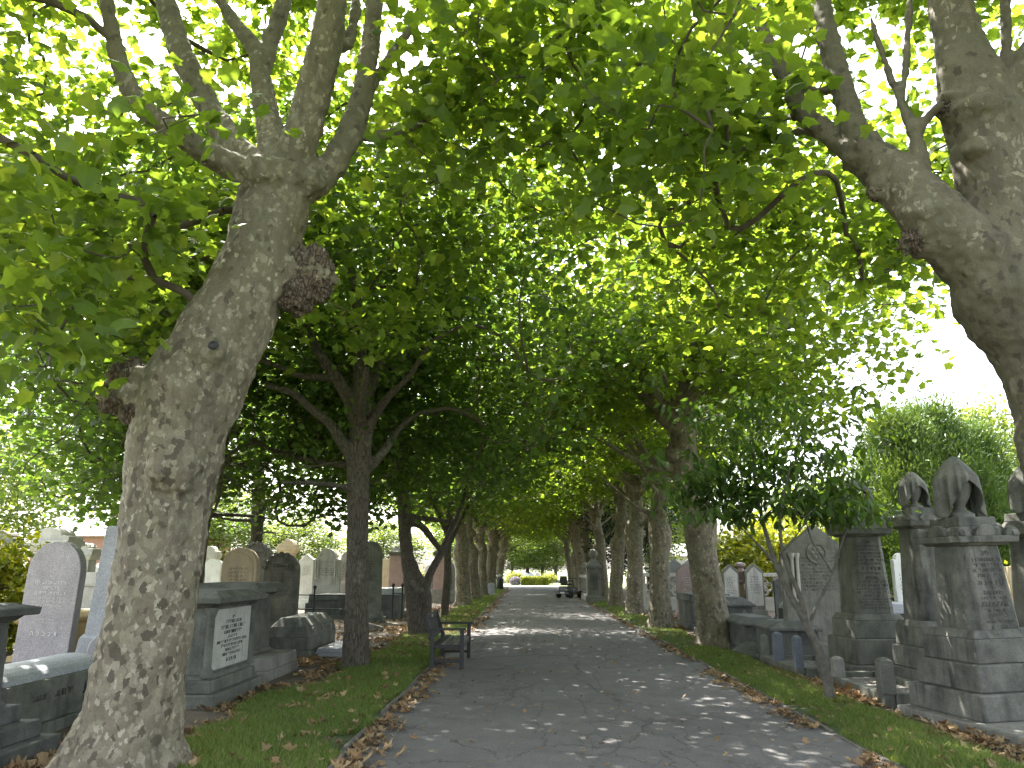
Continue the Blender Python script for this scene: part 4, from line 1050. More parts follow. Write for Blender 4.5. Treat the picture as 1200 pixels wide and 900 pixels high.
def outline(kind, w, h, n=14):
    x = w / 2; o = []
    if kind == 'round':
        o = [(x * math.cos(math.pi * i / n), h - x + x * math.sin(math.pi * i / n)) for i in range(n + 1)]
    elif kind == 'segment':
        k = w * 0.28
        o = [(x * math.cos(math.pi * i / n), h - k + k * math.sin(math.pi * i / n)) for i in range(n + 1)]
    elif kind == 'pointed':
        k = w * 0.62
        o = [(x * (1 - (i / n) ** 1.9), h - k + k * math.sin(math.pi / 2 * i / n) ** .9) for i in range(n)] + [(0, h)] + [(-x * (1 - (i / n) ** 1.9), h - k + k * math.sin(math.pi / 2 * i / n) ** .9) for i in range(n - 1, -1, -1)]
    elif kind == 'gable':
        o = [(x, h - w * .42), (0, h), (-x, h - w * .42)]
    elif kind == 'shoulder':
        k = w * .36; q = h - k - w * .1
        o = [(x, q), (x, q + w * .05), (k * 1.02, q + w * .1)] + [(k * math.cos(math.pi * i / n), h - k + k * math.sin(math.pi * i / n)) for i in range(n + 1)] + [(-k * 1.02, q + w * .1), (-x, q + w * .05), (-x, q)]
    elif kind == 'flat':
        o = [(x, h), (-x, h)]
    return [(-x, 0), (x, 0)] + o

def letters(b, x0, x1, z, hgt, y, rnd, th=0.003, gap=0.35):
    """one row of small worn letter marks: uprights, bars and gaps, too worn to read"""
    x = x0; s = hgt * 0.16
    while x < x1 - hgt * .3:
        if rnd.random() < .15: x += hgt * .45; continue
        w = hgt * rnd.uniform(.45, .75); k = rnd.randrange(5)
        if k in (0, 2, 4): b.box(x, x + w, y - th, y, z + hgt - s, z + hgt)
        if k in (1, 3): b.box(x, x + w * .8, y - th, y, z, z + s)
        if k in (0, 1, 2, 4): b.box(x + w - s, x + w, y - th * .9, y, z + (0 if k != 4 else hgt * .5), z + hgt * .99)
        if k in (2, 3): b.box(x, x + s, y - th * .95, y, z, z + hgt * .98)
        x += w + hgt * gap
def inscription(parent, rows, cx, ztop, y, m, seed, gap=1.75):
    """rows: (width, letter height)"""
    rnd = random.Random(seed); b = MB(); z = ztop
    for w, h in rows:
        if w: letters(b, cx - w / 2, cx + w / 2, z - h, h, y, rnd)
        z -= h * gap
    o = b.build('inscription', m, parent); o['kind'] = 'stuff'; return o
def words(parent, s, cx, z, y, size, m, spacing=1.0):
    cu = bpy.data.curves.new('t', 'FONT'); cu.body = s; cu.size = size; cu.align_x = 'CENTER'; cu.space_character = spacing; cu.extrude = 0.002; cu.resolution_u = 2; cu.offset = size * 0.012
    o = bpy.data.objects.new('t', cu); COL.objects.link(o)
    dg = bpy.context.evaluated_depsgraph_get(); dg.update()
    me = bpy.data.meshes.new_from_object(o.evaluated_get(dg)); bpy.data.objects.remove(o)
    me.materials.clear()
    w = link_mesh('lettering', me, m, parent); w.location = (cx, y - 0.001, z); w.rotation_euler = (R(90), 0, 0); w['kind'] = 'stuff'
    return w

def scale_outline(out, k, h, inset):
    return [(x * k, max(z * (h - inset) / h, 0)) for x, z in out]

def headstone(loc, w, h, th, kind, mat, label, rows=None, ink='ink_soft', plinth=0.0, frame=False, rz=0, tilt=(0, 0), group=None, finial=None, roundel=False, columns=False, taper=0.0, name='headstone', panel=None, dentil=False, pm=None):
    t = tag(empty(name, loc, R(rz), (R(tilt[0]), R(tilt[1]))), label, 'headstone' if name == 'headstone' else name, group)
    z0 = 0.0
    if plinth:
        b = MB(); b.cbox(0, 0, -.12, plinth * .55, w * 1.32, th * 2.2 + .1, .01); b.build('plinth', M[pm or mat], t, .012)
        b = MB(); b.cbox(0, 0, plinth * .55, plinth, w * 1.16, th * 1.6 + .05, .025); b.build('plinth', M[pm or mat], t, .012)
        z0 = plinth
    out = outline(kind, w, h - z0)
    out = [(x * (1 - taper * z / (h - z0)), z + (z0 if z > 0 else z0 - .05)) for x, z in out]
    b = MB(); b.prism(out, -th / 2, th / 2); b.build('slab', M[mat], t, min(.012, th * .12))
    yf = -th / 2
    if frame:
        ins = [(x * .82, z0 + (z - z0) * .9 + .04 if z > z0 else z0 + .12) for x, z in out]
        b = MB(); b.prism(ins, yf - .014, yf + .01); b.build('panel', M[panel or mat], t, .006); yf -= .014
    if dentil:
        n = 9; r = w / 2 * .97; cz = h - w / 2
        for i in range(n):
            a = math.pi * (i + .5) / n
            b = MB(); b.lathe([(.0, -.05), (w * .055, -.05), (w * .055, .05), (0, .05)], n=8)
            o = b.build('carved_boss', M[mat], t, smooth=True); o.location = (r * math.cos(a), yf - .012, cz + r * math.sin(a)); o.rotation_euler = (R(90), 0, 0)
        arc = [(r * .74 * math.cos(math.pi * i / 14), cz + r * .74 * math.sin(math.pi * i / 14)) for i in range(15)]
        b = MB(); b.prism(arc, yf - .02, yf + .005); b.build('tympanum', M[mat], t, .008)
        b = MB()
        for k in range(7):
            a = math.pi * (k + .5) / 7; b.lathe([(0, -.02), (w * .05, -.015), (w * .03, .02), (0, .025)], w * .2 * math.cos(a), 0, 8)
        o = b.build('carved_relief', M[mat], t, smooth=True); o.location = (0, yf - .03, cz + r * .3); o.rotation_euler = (R(90), 0, 0); o.scale = (1, 1, 1)
    if roundel:
        b = MB(); rr = w * .15; b.lathe([(0, 0), (rr * .8, .0), (rr * .82, .018), (rr, .02), (rr * 1.02, -.01)], n=26)
        o = b.build('roundel', M[mat], t, smooth=True); o.location = (0, yf - .005, h - w * .42); o.rotation_euler = (R(90), 0, 0)
        b = MB()
        for k in range(6):
            a = k * 1.047; b.lathe([(0, 0), (rr * .26, .005), (rr * .12, .022), (0, .026)], rr * .42 * math.cos(a), rr * .42 * math.sin(a), 8)
        b.lathe([(0, 0), (rr * .2, .01), (0, .03)], 0, 0, 8)
        s_ = b.build('rosette', M[mat], o, smooth=True)
    if columns:
        for sx in (-1, 1):
            for k in range(2):
                cx = sx * (w * .40 - k * w * .075 + (0.02 if sx > 0 else -.02))
                b = MB(); zb, zt = z0 + .42 * (h - z0) - .1, z0 + .72 * (h - z0); r = w * .023
                b.lathe([(r * 1.7, zb - .06), (r * 1.7, zb - .02), (r * 1.1, zb), (r, zb + .02), (r, zt - .05), (r * 1.1, zt - .03), (r * 1.9, zt + .03), (r * 1.9, zt + .07)], cx, yf - r * 1.3, 12)
                b.build('column', M['st_pale' if mat != 'st_pale' else mat], t, smooth=True)
    if finial:
        b = MB(); r = w * .2
        if finial == 'ball': b.lathe([(r * .8, h - .03), (r * .5, h + .04), (r * .35, h + .08), (r * .9, h + .13), (r, h + .13 + r * .7), (r * .7, h + .13 + r * 1.3), (0, h + .13 + r * 1.6)], n=16)
        else: b.lathe([(r, h - .03), (r * .6, h + .05), (r * .3, h + .1), (r * .75, h + .2), (r * .85, h + .3), (r * .4, h + .36), (r * .5, h + .4), (0, h + .5)], n=16)
        b.build('finial', M[mat], t, smooth=True)
    if rows:
        hh = h - z0; top = z0 + hh * (.72 if kind != 'flat' else .9)
        inscription(t, [(w * a, c) for a, c in rows], 0, top, yf - .001, M[ink], hash(label) % 999 if False else len(label) * 7)
    return t

ROWS_S = [(.5, .04), (.6, .035), (.55, .035), (.62, .035), (.4, .035), (0, .03), (.6, .03), (.5, .03), (.58, .03)]

def stack(t, name_mats, bev=.014):
    """name, mat, half-width x, half-depth y, z0, z1, top inset"""
    for nm, mt, hx, hy, z0, z1, ins in name_mats:
        b = MB(); b.box(-hx, hx, -hy, hy, z0, z1, ins); b.build(nm, M[mt], t, bev)

def draped_urn(t, z, H, r, mat):
    b = MB(); b.lathe([(r * .62, z), (r * .62, z + H * .06), (r * .3, z + H * .12), (r * .24, z + H * .18), (r * .5, z + H * .32), (r * .72, z + H * .52), (r * .66, z + H * .66), (r * .4, z + H * .74), (r * .45, z + H * .8), (0, z + H * .86)], n=22)
    u = b.build('urn', M[mat], t, smooth=True)
    b = MB(); n = 64; rows = 16; V = []; Fc = []
    for k in range(rows + 1):
        for i in range(n):
            a = 2 * math.pi * i / n
            side = abs(math.cos(a)) ** 1.6                         # hangs low at both sides, lifted front and back
            hem = z + H * (.60 - .60 * side) + H * .02 * math.sin(5 * a)
            u_ = k / rows
            top = z + H
            zz = top - (top - hem) * u_
            drop = (top - zz) / H
            rr = r * (1.02 * min(1, drop / .36) ** .62 + .10 * max(0, drop - .36))
            sq = 1 + .06 * math.cos(2 * a)
            fold = 1 + (.035 + .1 * min(1, max(0, drop - .2) / .5)) * math.sin(11 * a + 2.2 * math.sin(3 * a)) * min(1, drop * 3)
            V.append((rr * sq * fold * math.cos(a), rr * fold * math.sin(a) * .92, zz))
    for k in range(rows):
        for i in range(n):
            Fc.append((k * n + i, k * n + (i + 1) % n, (k + 1) * n + (i + 1) % n, (k + 1) * n + i))
    b.add(V, [f[::-1] for f in Fc])
    d = b.build('drape', M[mat], t, smooth=True)
    s = d.modifiers.new('s', 'SOLIDIFY'); s.thickness = .018; s.offset = -1
    return d

def obelisk(loc, rz, H, hb, mat, label, slab=False, steps=(.09, .095), urn=True, tilt=(0, 0), scallop=True, shaft=.30):
    """pedestal monument: steps, base, tapering chamfered shaft, capital with rounded ears, block, draped urn. hb: half width of the lowest step"""
    t = tag(empty('obelisk', loc, R(rz), (R(tilt[0]), R(tilt[1]))), label, 'obelisk', 'draped urn monuments')
    z = 0.0
    if slab:
        b = MB(); b.box(-hb * 1.22, hb * 1.3, -hb * 2.4, hb * 1.15, -.1, .11, .012); b.build('ledge_slab', M['st_grey'], t, .02); z = .111
    w = hb
    for k, hh in enumerate(steps):
        hh *= H
        b = MB(); b.cbox(0, 0, z - (.08 if z == 0 else 0), z + hh, 2 * w, 2 * w, .012); b.build('step', M[mat], t, .018); z += hh + .002; w *= .86
    hh = H * .085
    b = MB(); b.cbox(0, 0, z, z + hh, 2 * w * .99, 2 * w * .99, .01); b.build('base', M[mat], t, .014); z += hh
    b = MB(); b.cbox(0, 0, z, z + H * .03, 2 * w * .97, 2 * w * .97, w * .12); b.build('moulding', M[mat], t, .012); z += H * .03
    sh = H * shaft; ws, wt = w * .77, w * .62; c0, c1 = .3, .32
    def octo(q, c, zz): return [(-q, -q + c * q, zz), (-q + c * q, -q, zz), (q - c * q, -q, zz), (q, -q + c * q, zz), (q, q - c * q, zz), (q - c * q, q, zz), (-q + c * q, q, zz), (-q, q - c * q, zz)]
    b = MB(); b.loft([octo(ws, c0, z - .01), octo(ws, c0, z + .02), octo(wt, c1, z + sh)]); s = b.build('shaft', M[mat], t, .01)
    za, slope = z, (ws - wt) / sh
    z += sh
    b = MB(); b.cbox(0, 0, z, z + .03, 2 * wt * 1.1, 2 * wt * 1.1, -.03); b.build('necking', M[mat], t, .008); z += .03
    b = MB(); ww = wt * 1.42; b.cbox(0, 0, z, z + H * .025, 2 * ww, 2 * ww, -.01); b.build('capital', M[mat], t, .01); z += H * .025
    if scallop:
        for k in range(4):
            for j, (cx, rr) in enumerate(((0, ww * .42), (-ww * .83, ww * .24), (ww * .83, ww * .24))):
                out = [(cx + rr * math.cos(math.pi * i / 10), z + rr * (.8 if j == 0 else 1.15) * math.sin(math.pi * i / 10)) for i in range(11)]
                b = MB(); dy = .003 * j; b.prism(out, -ww * .99 - dy, -ww * .80 - dy); o = b.build('carved_ear', M[mat], t, .008); o.rotation_euler.z = k * math.pi / 2 + .0002 * j
        b = MB(); b.cbox(0, 0, z - .002, z + ww * .3, 2 * ww * .86, 2 * ww * .86, ww * .2); b.build('cap_block', M[mat], t, .01); z += ww * .3
    else:
        b = MB(); b.cbox(0, 0, z, z + H * .05, 2 * ww * 1.05, 2 * ww * 1.05, .0); b.build('cornice', M[mat], t, .01); z += H * .05
        b = MB(); b.cbox(0, 0, z, z + H * .03, 2 * ww * .95, 2 * ww * .95, ww * .2); b.build('cap_block', M[mat], t, .01); z += H * .03
    b = MB(); b.cbox(0, 0, z - .002, z + H * .035, 2 * ww * .66, 2 * ww * .66, .01); b.build('urn_block', M[mat], t, .01); z += H * .035
    if urn: draped_urn(t, z, H - z, ww * .62, mat)
    return t, za, sh, ws, slope

def shaft_text(t, za, sh, ws, slope, rows, m, seed):
    """rows down the front of a tapering shaft, tilted with its face; (kind, text or width, letter height, gap after)"""
    g = bpy.data.objects.new('inscription', None); COL.objects.link(g); g.parent = t
    a = math.atan(slope)
    g.location = (0, -ws - .001, za); g.rotation_euler = (-a, 0, 0)
    z = sh * .95; rnd = random.Random(seed); b = MB()
    for kind, v, h, gap in rows:
        z -= h
        if kind == 'w': words(g, v, 0, z, -.002, h * 1.35, m, 1.15)
        elif kind == 'r': letters(b, -v / 2, v / 2, z, h, -.001, rnd)
        z -= gap
    o = b.build('worn_lines', m, g); o['kind'] = 'stuff'
    return g

# ---- right: the two obelisks in front
p = G(1137, 846, .11)
t1, za, sh, ws, sl = obelisk((4.98, 8.95, 0), 11, 2.86, .56, 'st_soot', 'sooty obelisk with draped urn and scalloped capital on a broad slab', slab=True, shaft=.305, tilt=(0, -1.2))
shaft_text(t1, za, sh, ws, sl, [('w', 'נפ', .06, .03), ('r', .34, .035, .02), ('r', .38, .035, .02), ('r', .36, .035, .02), ('r', .3, .035, .03), ('w', 'ה ב צ נ ת', .05, .06), ('w', 'SACRED', .042, .022), ('r', .3, .026, .022), ('w', 'ELEAZAR', .052, .03), ('r', .2, .025, .02), ('r', .24, .04, .03), ('r', .34, .025, .03), ('r', .2, .035, .025), ('r', .22, .035, .04), ('r', .3, .025, .02), ('r', .34, .025, .02)], M['ink_soft'], 4)
obelisk((5.62, 11.35, 0), 8, 2.98, .44, 'st_soot', 'dark draped urn monument half hidden behind the front obelisk', shaft=.42)
obelisk((6.4, 10.0, 0), 20, 2.9, .5, 'st_soot', 'dark draped urn obelisk cut off by the right edge', shaft=.38)
t3, za, sh, ws, sl = obelisk((5.28, 12.55, 0), 3, 3.02, .55, 'st_green', 'grey green monument lettered JULIA with flat cornice and draped urn', scallop=False, shaft=.385, steps=(.07, .12))
shaft_text(t3, za, sh, ws, sl, [('w', 'נפ', .05, .03), ('r', .44, .03, .022), ('r', .34, .03, .022), ('r', .42, .03, .022), ('r', .42, .03, .022), ('r', .48, .03, .022), ('r', .5, .03, .03), ('w', 'ה ב צ נ ת', .05, .04), ('r', .5, .025, .025), ('w', 'JULIA,', .05, .025), ('r', .44, .025, .02), ('r', .52, .042, .02), ('r', .52, .03, .02), ('r', .54, .03, .02), ('r', .32, .025, .03), ('r', .5, .02, .02), ('r', .5, .02, .02), ('r', .34, .02, .03), ('r', .52, .02, .02)], M['ink'], 6)

headstone((5.22, 14.4, 0), 1.22, 2.38, .24, 'gable', 'st_grey', 'tall gabled headstone with carved roundel and side columns behind the sapling', [(.5, .035)] * 10, 'ink_soft', .3, roundel=True, columns=True)

def kerb_enclosure(x0, x1, y0, y1, label, posts, mat='st_green', fill=True, hgt=.16):
    t = tag(empty('grave_kerb', ((x0 + x1) / 2, (y0 + y1) / 2, 0)), label, 'grave kerb')
    w, l = (x1 - x0) / 2, (y1 - y0) / 2; k = .07
    for nm, a in (('kerb_side', (-w, -w + 2 * k, -l, l)), ('kerb_side', (w - 2 * k, w, -l, l)), ('kerb_end', (-w + 2 * k + .002, w - 2 * k - .002, -l, -l + 2 * k)), ('kerb_end', (-w + 2 * k + .002, w - 2 * k - .002, l - 2 * k, l))):
        b = MB(); b.box(*a, -.08, hgt, .008); b.build(nm, M[mat], t, .012)
    if fill:
        b = MB(); b.box(-w + 2 * k, w - 2 * k, -l + 2 * k, l - 2 * k, -.05, hgt * .55); b.build('gravel_bed', M['gravel'], t)
    for (x, y, h, s, m2) in posts:
        b = MB(); b.cbox(x * (w - k), y * (l - k), hgt - .01, h * .93, s, s, .006)
        b.cbox(x * (w - k), y * (l - k), h * .93 + .001, h, s * .94, s * .94, s * .28); b.build('post', M[m2], t, .01)
    return t
def gravel_mat():
    m, t, b = new_mat('grave gravel'); v = coords(t, world_space=True)
    vo = N(t, 'ShaderNodeTexVoronoi'); vo.inputs['Scale'].default_value = 38; t.links.new(v, vo.inputs['Vector'])
    sx = N(t, 'ShaderNodeSeparateColor'); t.links.new(vo.outputs['Color'], sx.inputs[0])
    col = ramp(t, sx.outputs[0], [(0, (0.06, 0.055, 0.05)), (.5, (0.15, 0.14, 0.125)), (1, (0.3, 0.28, 0.26))]); t.links.new(col, b.inputs['Base Color'])
    bump(t, b, mathn(t, 'SUBTRACT', 1.0, vo.outputs['Distance']), 1.0, .03); b.inputs['Roughness'].default_value = .9; return m
M['gravel'] = gravel_mat()
kerb_enclosure(4.2, 5.1, 9.75, 11.9, 'mossy low grave kerb with square corner posts before the JULIA monument', [(-1, -1, .56, .17, 'st_green'), (-1, .45, .42, .15, 'st_grey'), (-1, .98, .56, .15, 'st_green')])
kerb_enclosure(3.98, 5.0, 12.15, 14.0, 'low grave kerb with bluish granite posts behind the sapling stem', [(-1, -1, .62, .13, 'st_blue'), (-1, .1, .6, .15, 'st_blue'), (-1, .98, .5, .13, 'st_green')])

# ---- tomb types
def box_tomb(loc, w, l, h, mat, label, lid='flat', plinth=True, end_panel=False, name='box_tomb', lm=None):
    """long side runs along Y"""
    t = tag(empty(name, loc), label, 'tomb'); z = 0
    if plinth: b = MB(); b.cbox(0, 0, -.1, h * .16, w * 1.16, l + w * .16, .015); b.build('plinth', M[mat], t, .015); z = h * .16 + .001
    zl = h * .78
    b = MB(); b.cbox(0, 0, z, zl, w * .98, l * .98, -.01 if lid != 'hip' else .03); b.build('chest', M[mat], t, .012)
    lm = lm or mat
    if lid == 'flat': b = MB(); b.cbox(0, 0, zl + .001, h, w * 1.1, l + w * .1, .03); b.build('lid', M[lm], t, .015)
    elif lid == 'hip':
        b = MB(); ww, ll = w * .53, l / 2 + .02
        ring = lambda q, z_: [(-ww + q, -ll + q, z_), (ww - q, -ll + q, z_), (ww - q, ll - q, z_), (-ww + q, ll - q, z_)]
        b.loft([ring(.0, zl + .001), ring(0, zl + .05), ring(w * .26, h)]); b.build('lid', M[lm], t, .012)
    elif lid == 'coped':
        n = 12; ww = w * .46
        out = [(-ww, zl + .001), (ww, zl + .001)] + [(ww * math.cos(math.pi * i / n), zl + (h - zl) * math.sin(math.pi * i / n) ** .8 + .001) for i in range(1, n)]
        b = MB(); b.prism(out, -l / 2, l / 2); b.build('lid', M[lm], t, .008)
    if end_panel:
        for s in (-1, 1):
            o_ = [(s * w * .24 - w * .13, z + .06), (s * w * .24 + w * .13, z + .06), (s * w * .24 + w * .13, zl * .7), (s * w * .24, zl * .92), (s * w * .24 - w * .13, zl * .7)]
            b = MB(); b.prism(o_, -l * .49 - .02, -l * .49 + .01); b.build('carved_panel', M['st_grey'], t, .008)
    return t
def ledger(loc, w, l, h, mat, label, rz=0, tilt=(0, 0)):
    t = tag(empty('ledger_stone', loc, R(rz), (R(tilt[0]), R(tilt[1]))), label, 'tomb')
    b = MB(); b.cbox(0, 0, -.1, h * .45, w, l, .01); b.build('base', M[mat], t, .015)
    b = MB(); b.cbox(0, 0, h * .45 + .001, h, w * .94, l * .97, .02); b.build('slab', M[mat], t, .012)
    return t

# ---- right: tombs and stones
box_tomb((4.62, 13.55 + .9, 0), .85, 1.1, .7, 'st_dark', 'squat dark chest tomb with sloping lid left of the granite posts', 'hip')
box_tomb((4.5, 16.2, 0), .8, 1.7, .68, 'st_dark', 'dark stone chest tomb right of the first knobbly plane', 'hip')
box_tomb((4.75, 19.4, 0), .95, 1.9, .95, 'st_dark', 'chest tomb with pale gothic end panel behind the first knobbly plane', 'hip', end_panel=True)
box_tomb((4.95, 22.6, 0), 1.0, 2.0, .92, 'st_dark', 'dark chest tomb between the first two right plane trunks', 'flat')
box_tomb((6.1, 17.0, 0), 1.0, 2.0, .95, 'st_dark', 'coped dark tomb with pale top below the gabled headstones', 'coped', lm='st_gran')
box_tomb((7.4, 17.4, 0), 1.0, 2.0, .9, 'st_dark', 'flat topped dark tomb left of the gothic headstone', 'flat', lm='st_gran')
ledger((4.15, 12.2 - .1, .02), .5, .9, .1, 'st_dark', 'broken dark slab leaning on the earth by the verge', 35, (0, -22)) if False else None
lg = ledger((4.2, 15.0, .05), .55, .8, .12, 'st_dark', 'small broken dark slab lying tilted beside the plane trunk', 30, (6, -20))
def rails(pts, label, hgt=.75, n_rail=1, ball=.05, name='iron_railing', r=.016, posts=None):
    """iron posts with ball heads joined by rails, along a polyline"""
    t = tag(empty(name, (pts[0][0], pts[0][1], 0)), label, 'railing'); o0 = Vector((pts[0][0], pts[0][1], 0))
    q = [Vector((x, y, 0)) - o0 for x, y in pts]
    for c in q:
        b = MB(); b.lathe([(.045, -.1), (.045, .06), (.026, .09), (.024, hgt - .02), (.04, hgt), (.028, hgt + .02), (ball, hgt + .06), (ball * .9, hgt + .1), (.012, hgt + .13), (0, hgt + .16)], c.x, c.y, 10); b.build('post', M['iron'], t, smooth=True)
    for a, c in zip(q[:-1], q[1:]):
        for k in range(n_rail):
            z = hgt * (.82 - .45 * k); b = MB(); b.tube([a + Vector((0, 0, z)), c + Vector((0, 0, z))], r, 8); b.build('rail', M['iron'], t, smooth=True)
    return t
rails([(5.3, 15.6), (6.6, 15.6), (7.9, 15.6)], 'black iron grave railing across the dark tombs on the right', .8, 2)

def fs(px0, px1, top, Y, th, kind, mat, label, **k):
    x, w, h = fit(px0, px1, top, Y)
    return headstone((x, Y, 0), w, h, th, kind, mat, label, **k)
RW = [(.5, .045)] * 7
fs(792, 818, 661, 27, .2, 'round', 'st_pink', 'pink granite round topped headstone right of the plane trunks', rows=RW, ink='ink_white', plinth=.2)
fs(845, 864, 661, 25, .22, 'gable', 'st_grey', 'gabled grey headstone with pale arched panel, left of the pair', rows=RW, plinth=.35, frame=True, panel='st_pale')
fs(871, 893, 660, 25, .22, 'gable', 'st_grey', 'gabled grey headstone with pale arched panel, right of the pair', rows=RW, plinth=.35, frame=True, panel='st_pale')
def small_figure(px, top, Y, label):
    x, w, h = fit(px - 4, px + 4, top, Y)
    t = tag(empty('carved_pillar', (x, Y, 0)), label, 'monument')
    b = MB(); b.cbox(0, 0, -.1, .5, .6, .6, .03); b.build('base', M['st_dark'], t, .012)
    b = MB(); b.cbox(0, 0, .5, h * .62, .3, .3, .02); b.build('pillar', M['st_tan'], t, .012)
    b = MB(); b.lathe([(.12, h * .62), (.2, h * .65), (.2, h * .68), (.1, h * .7), (.15, h * .78), (.19, h * .84), (.1, h * .88), (.08, h * .9), (.17, h * .94), (.16, h * .985), (0, h)], n=14); b.build('urn', M['st_pink'], t, smooth=True)
small_figure(867.5, 659, 25.5, 'small pillar with pinkish urn between the gabled headstones')
fs(905, 922, 677, 24, .16, 'segment', 'st_dark', 'low dark headstone left of the tall gothic one', rows=RW[:4], plinth=.2)
x_, w_, h_ = fit(1046, 1066, 648, 17.5)
headstone((x_, 17.5, 0), w_, h_, .16, 'shoulder', 'st_white', 'bright white marble headstone behind the JULIA monument', RW, 'ink_soft', .35, pm='st_pink')
fs(1177, 1192, 664, 18, .25, 'flat', 'st_tan', 'plain tan stone slab standing in sun at the right edge', plinth=.1)
ledger(tuple(P(1163, 700, 16.2).xy) + (0,), .9, 2.0, .72, 'st_white', 'bright white ledger tomb in sun between the obelisks')
fs(802, 814, 640, 30, .3, 'flat', 'st_pink', 'slim pink pillar with ball behind the pink headstone', finial='ball', name='pillar') if False else None

# ---- left: the front ones
def pedestal_tomb(loc, w, l, h, mat, label, panel=False, cols=False, steps=1, lidh=.1, over=.12, cat='tomb', urn=False, spread=.09):
    """chest on a stepped base with a projecting lid; long side along Y, its face towards +X"""
    t = tag(empty('pedestal_tomb', loc), label, cat); z = 0
    for k in range(steps + 1):
        e = spread * (steps + 1 - k); hh = h * .11
        b = MB(); b.cbox(0, 0, z - (.1 if k == 0 else 0), z + hh, w + 2 * e, l + 2 * e, .01); b.build('step', M[mat], t, .015); z += hh + .001
    b = MB(); b.cbox(0, 0, z, z + .05, w + .08, l + .08, .04); b.build('moulding', M[mat], t, .01); z += .05
    zt = h - lidh - .1
    b = MB(); b.cbox(0, 0, z - .002, zt, w, l, .015); b.build('chest', M[mat], t, .012)
    if cols:
        for sx in (-1, 1):
            for sy in (-1, 1):
                b = MB(); r = .05; b.lathe([(r * 1.5, z - .02), (r * 1.5, z + .06), (r, z + .09), (r * .95, zt - .12), (r * 1.2, zt - .09), (r * 1.55, zt - .03), (r * 1.55, zt)], sx * w * .5, sy * l * .5, 14); b.build('column', M[mat], t, smooth=True)
    b = MB(); b.cbox(0, 0, zt, zt + .05, w + .04, l + .04, -.05); b.build('moulding', M[mat], t, .01)
    b = MB(); b.cbox(0, 0, zt + .051, h - lidh + .02, w + over * 2, l + over * 2, -.01); b.build('cornice', M[mat], t, .012)
    b = MB(); b.cbox(0, 0, h - lidh + .021, h, w + over * 2 - .03, l + over * 2 - .03, .12, .18); b.build('lid', M[mat], t, .012)
    if panel:
        b = MB(); ph = zt - z - .1
        b.box(w / 2 - .01, w / 2 + .018, -l * .44, l * .44, z + .04, z + .07 + ph); pn = b.build('panel', M['panel'], t, .006)
        g = bpy.data.objects.new('inscription', None); COL.objects.link(g); g.parent = t; g.location = (w / 2 + .0185, 0, 0); g.rotation_euler = (0, 0, R(90))
        rnd = random.Random(3); b = MB(); zz = z + ph - .02
        for wd, hh in ((.08, .035), (.5, .04), (.74, .045), (.55, .04), (.28, .035), (.92, .035), (.66, .035), (.42, .035), (.55, .035)):
            letters(b, -l * .4 * wd, l * .4 * wd, zz - hh, hh, -.001, rnd); zz -= hh * 1.5
        o = b.build('worn_lines', M['ink'], g); o['kind'] = 'stuff'
        words(g, 'ה ב צ נ ת', 0, zz - .055, -.002, .07, M['ink'], 1.2)
    if urn:
        b = MB(); b.lathe([(.22, h - .01), (.22, h + .05), (.1, h + .09), (.12, h + .12), (.26, h + .25), (.28, h + .4), (0, h + .5)], n=18); b.build('urn', M[mat], t, smooth=True)
    return t
pedestal_tomb((-4.92, 6.75, 0), .62, .72, 1.3, 'st_dark', 'dark pedestal monument with broad flat cap at the lower left corner', steps=2, lidh=.06, over=.15, urn=True, spread=.125)
pedestal_tomb((-4.16, 10.42, 0), .62, 1.42, 1.33, 'st_green', 'dark chest tomb with pale Hebrew inscription panel behind the big plane', panel=True, cols=True, over=.16)
pedestal_tomb((-4.62, 12.75, 0), .7, 1.1, 1.38, 'st_green', 'grey chest tomb with wide lid behind the Hebrew panel tomb', steps=1, over=.22)
ledger((-4.12, 12.55, 0), .72, 1.5, .3, 'st_grey', 'low grey ledger slab beside the chest tombs')
b3 = box_tomb((-5.18, 8.35, 0), .72, 1.7, .66, 'st_green', 'long low tomb with rounded pale top beside the big plane', 'coped', lm='st_gran')  # paler lid: light falling on the rounded top put into its colour
g = bpy.data.objects.new('inscription', None); COL.objects.link(g); g.parent = b3; g.location = (.368, .0, 0); g.rotation_euler = (0, 0, R(90))
bb = MB(); rnd = random.Random(8); letters(bb, -.42, -.22, .33, .055, -.004, rnd); letters(bb, -.08, .22, .33, .06, -.004, rnd); o = bb.build('worn_lines', M['ink'], g); o['kind'] = 'stuff'
rails([(-4.55, 8.05), (-4.45, 9.3), (-4.35, 10.0)], 'low black iron rail in front of the rounded tomb', .32, 1, .032, r=.012) if False else rails([(-4.62, 8.5), (-4.55, 9.3)], 'low black iron rail in front of the rounded tomb', .34, 1, .03, r=.013)
headstone((-8.15, 13.5, 0), .92, 2.05, .2, 'pointed', 'st_lilac', 'lilac grey headstone with pointed arch and white Hebrew letters', [(.12, .05), (.62, .05), (.28, .05), (.62, .05), (.66, .035), (.72, .035), (.5, .035), (0, .1), (.35, .03), (.5, .03)], 'ink_white', .0, tilt=(0, 2.0))
words(bpy.data.objects['headstone'] if False else [o for o in COL.objects if o.get('label', '').startswith('lilac grey')][0], 'ה ב צ נ ת', 0, .5, -.102, .1, M['ink_white'], 1.2)
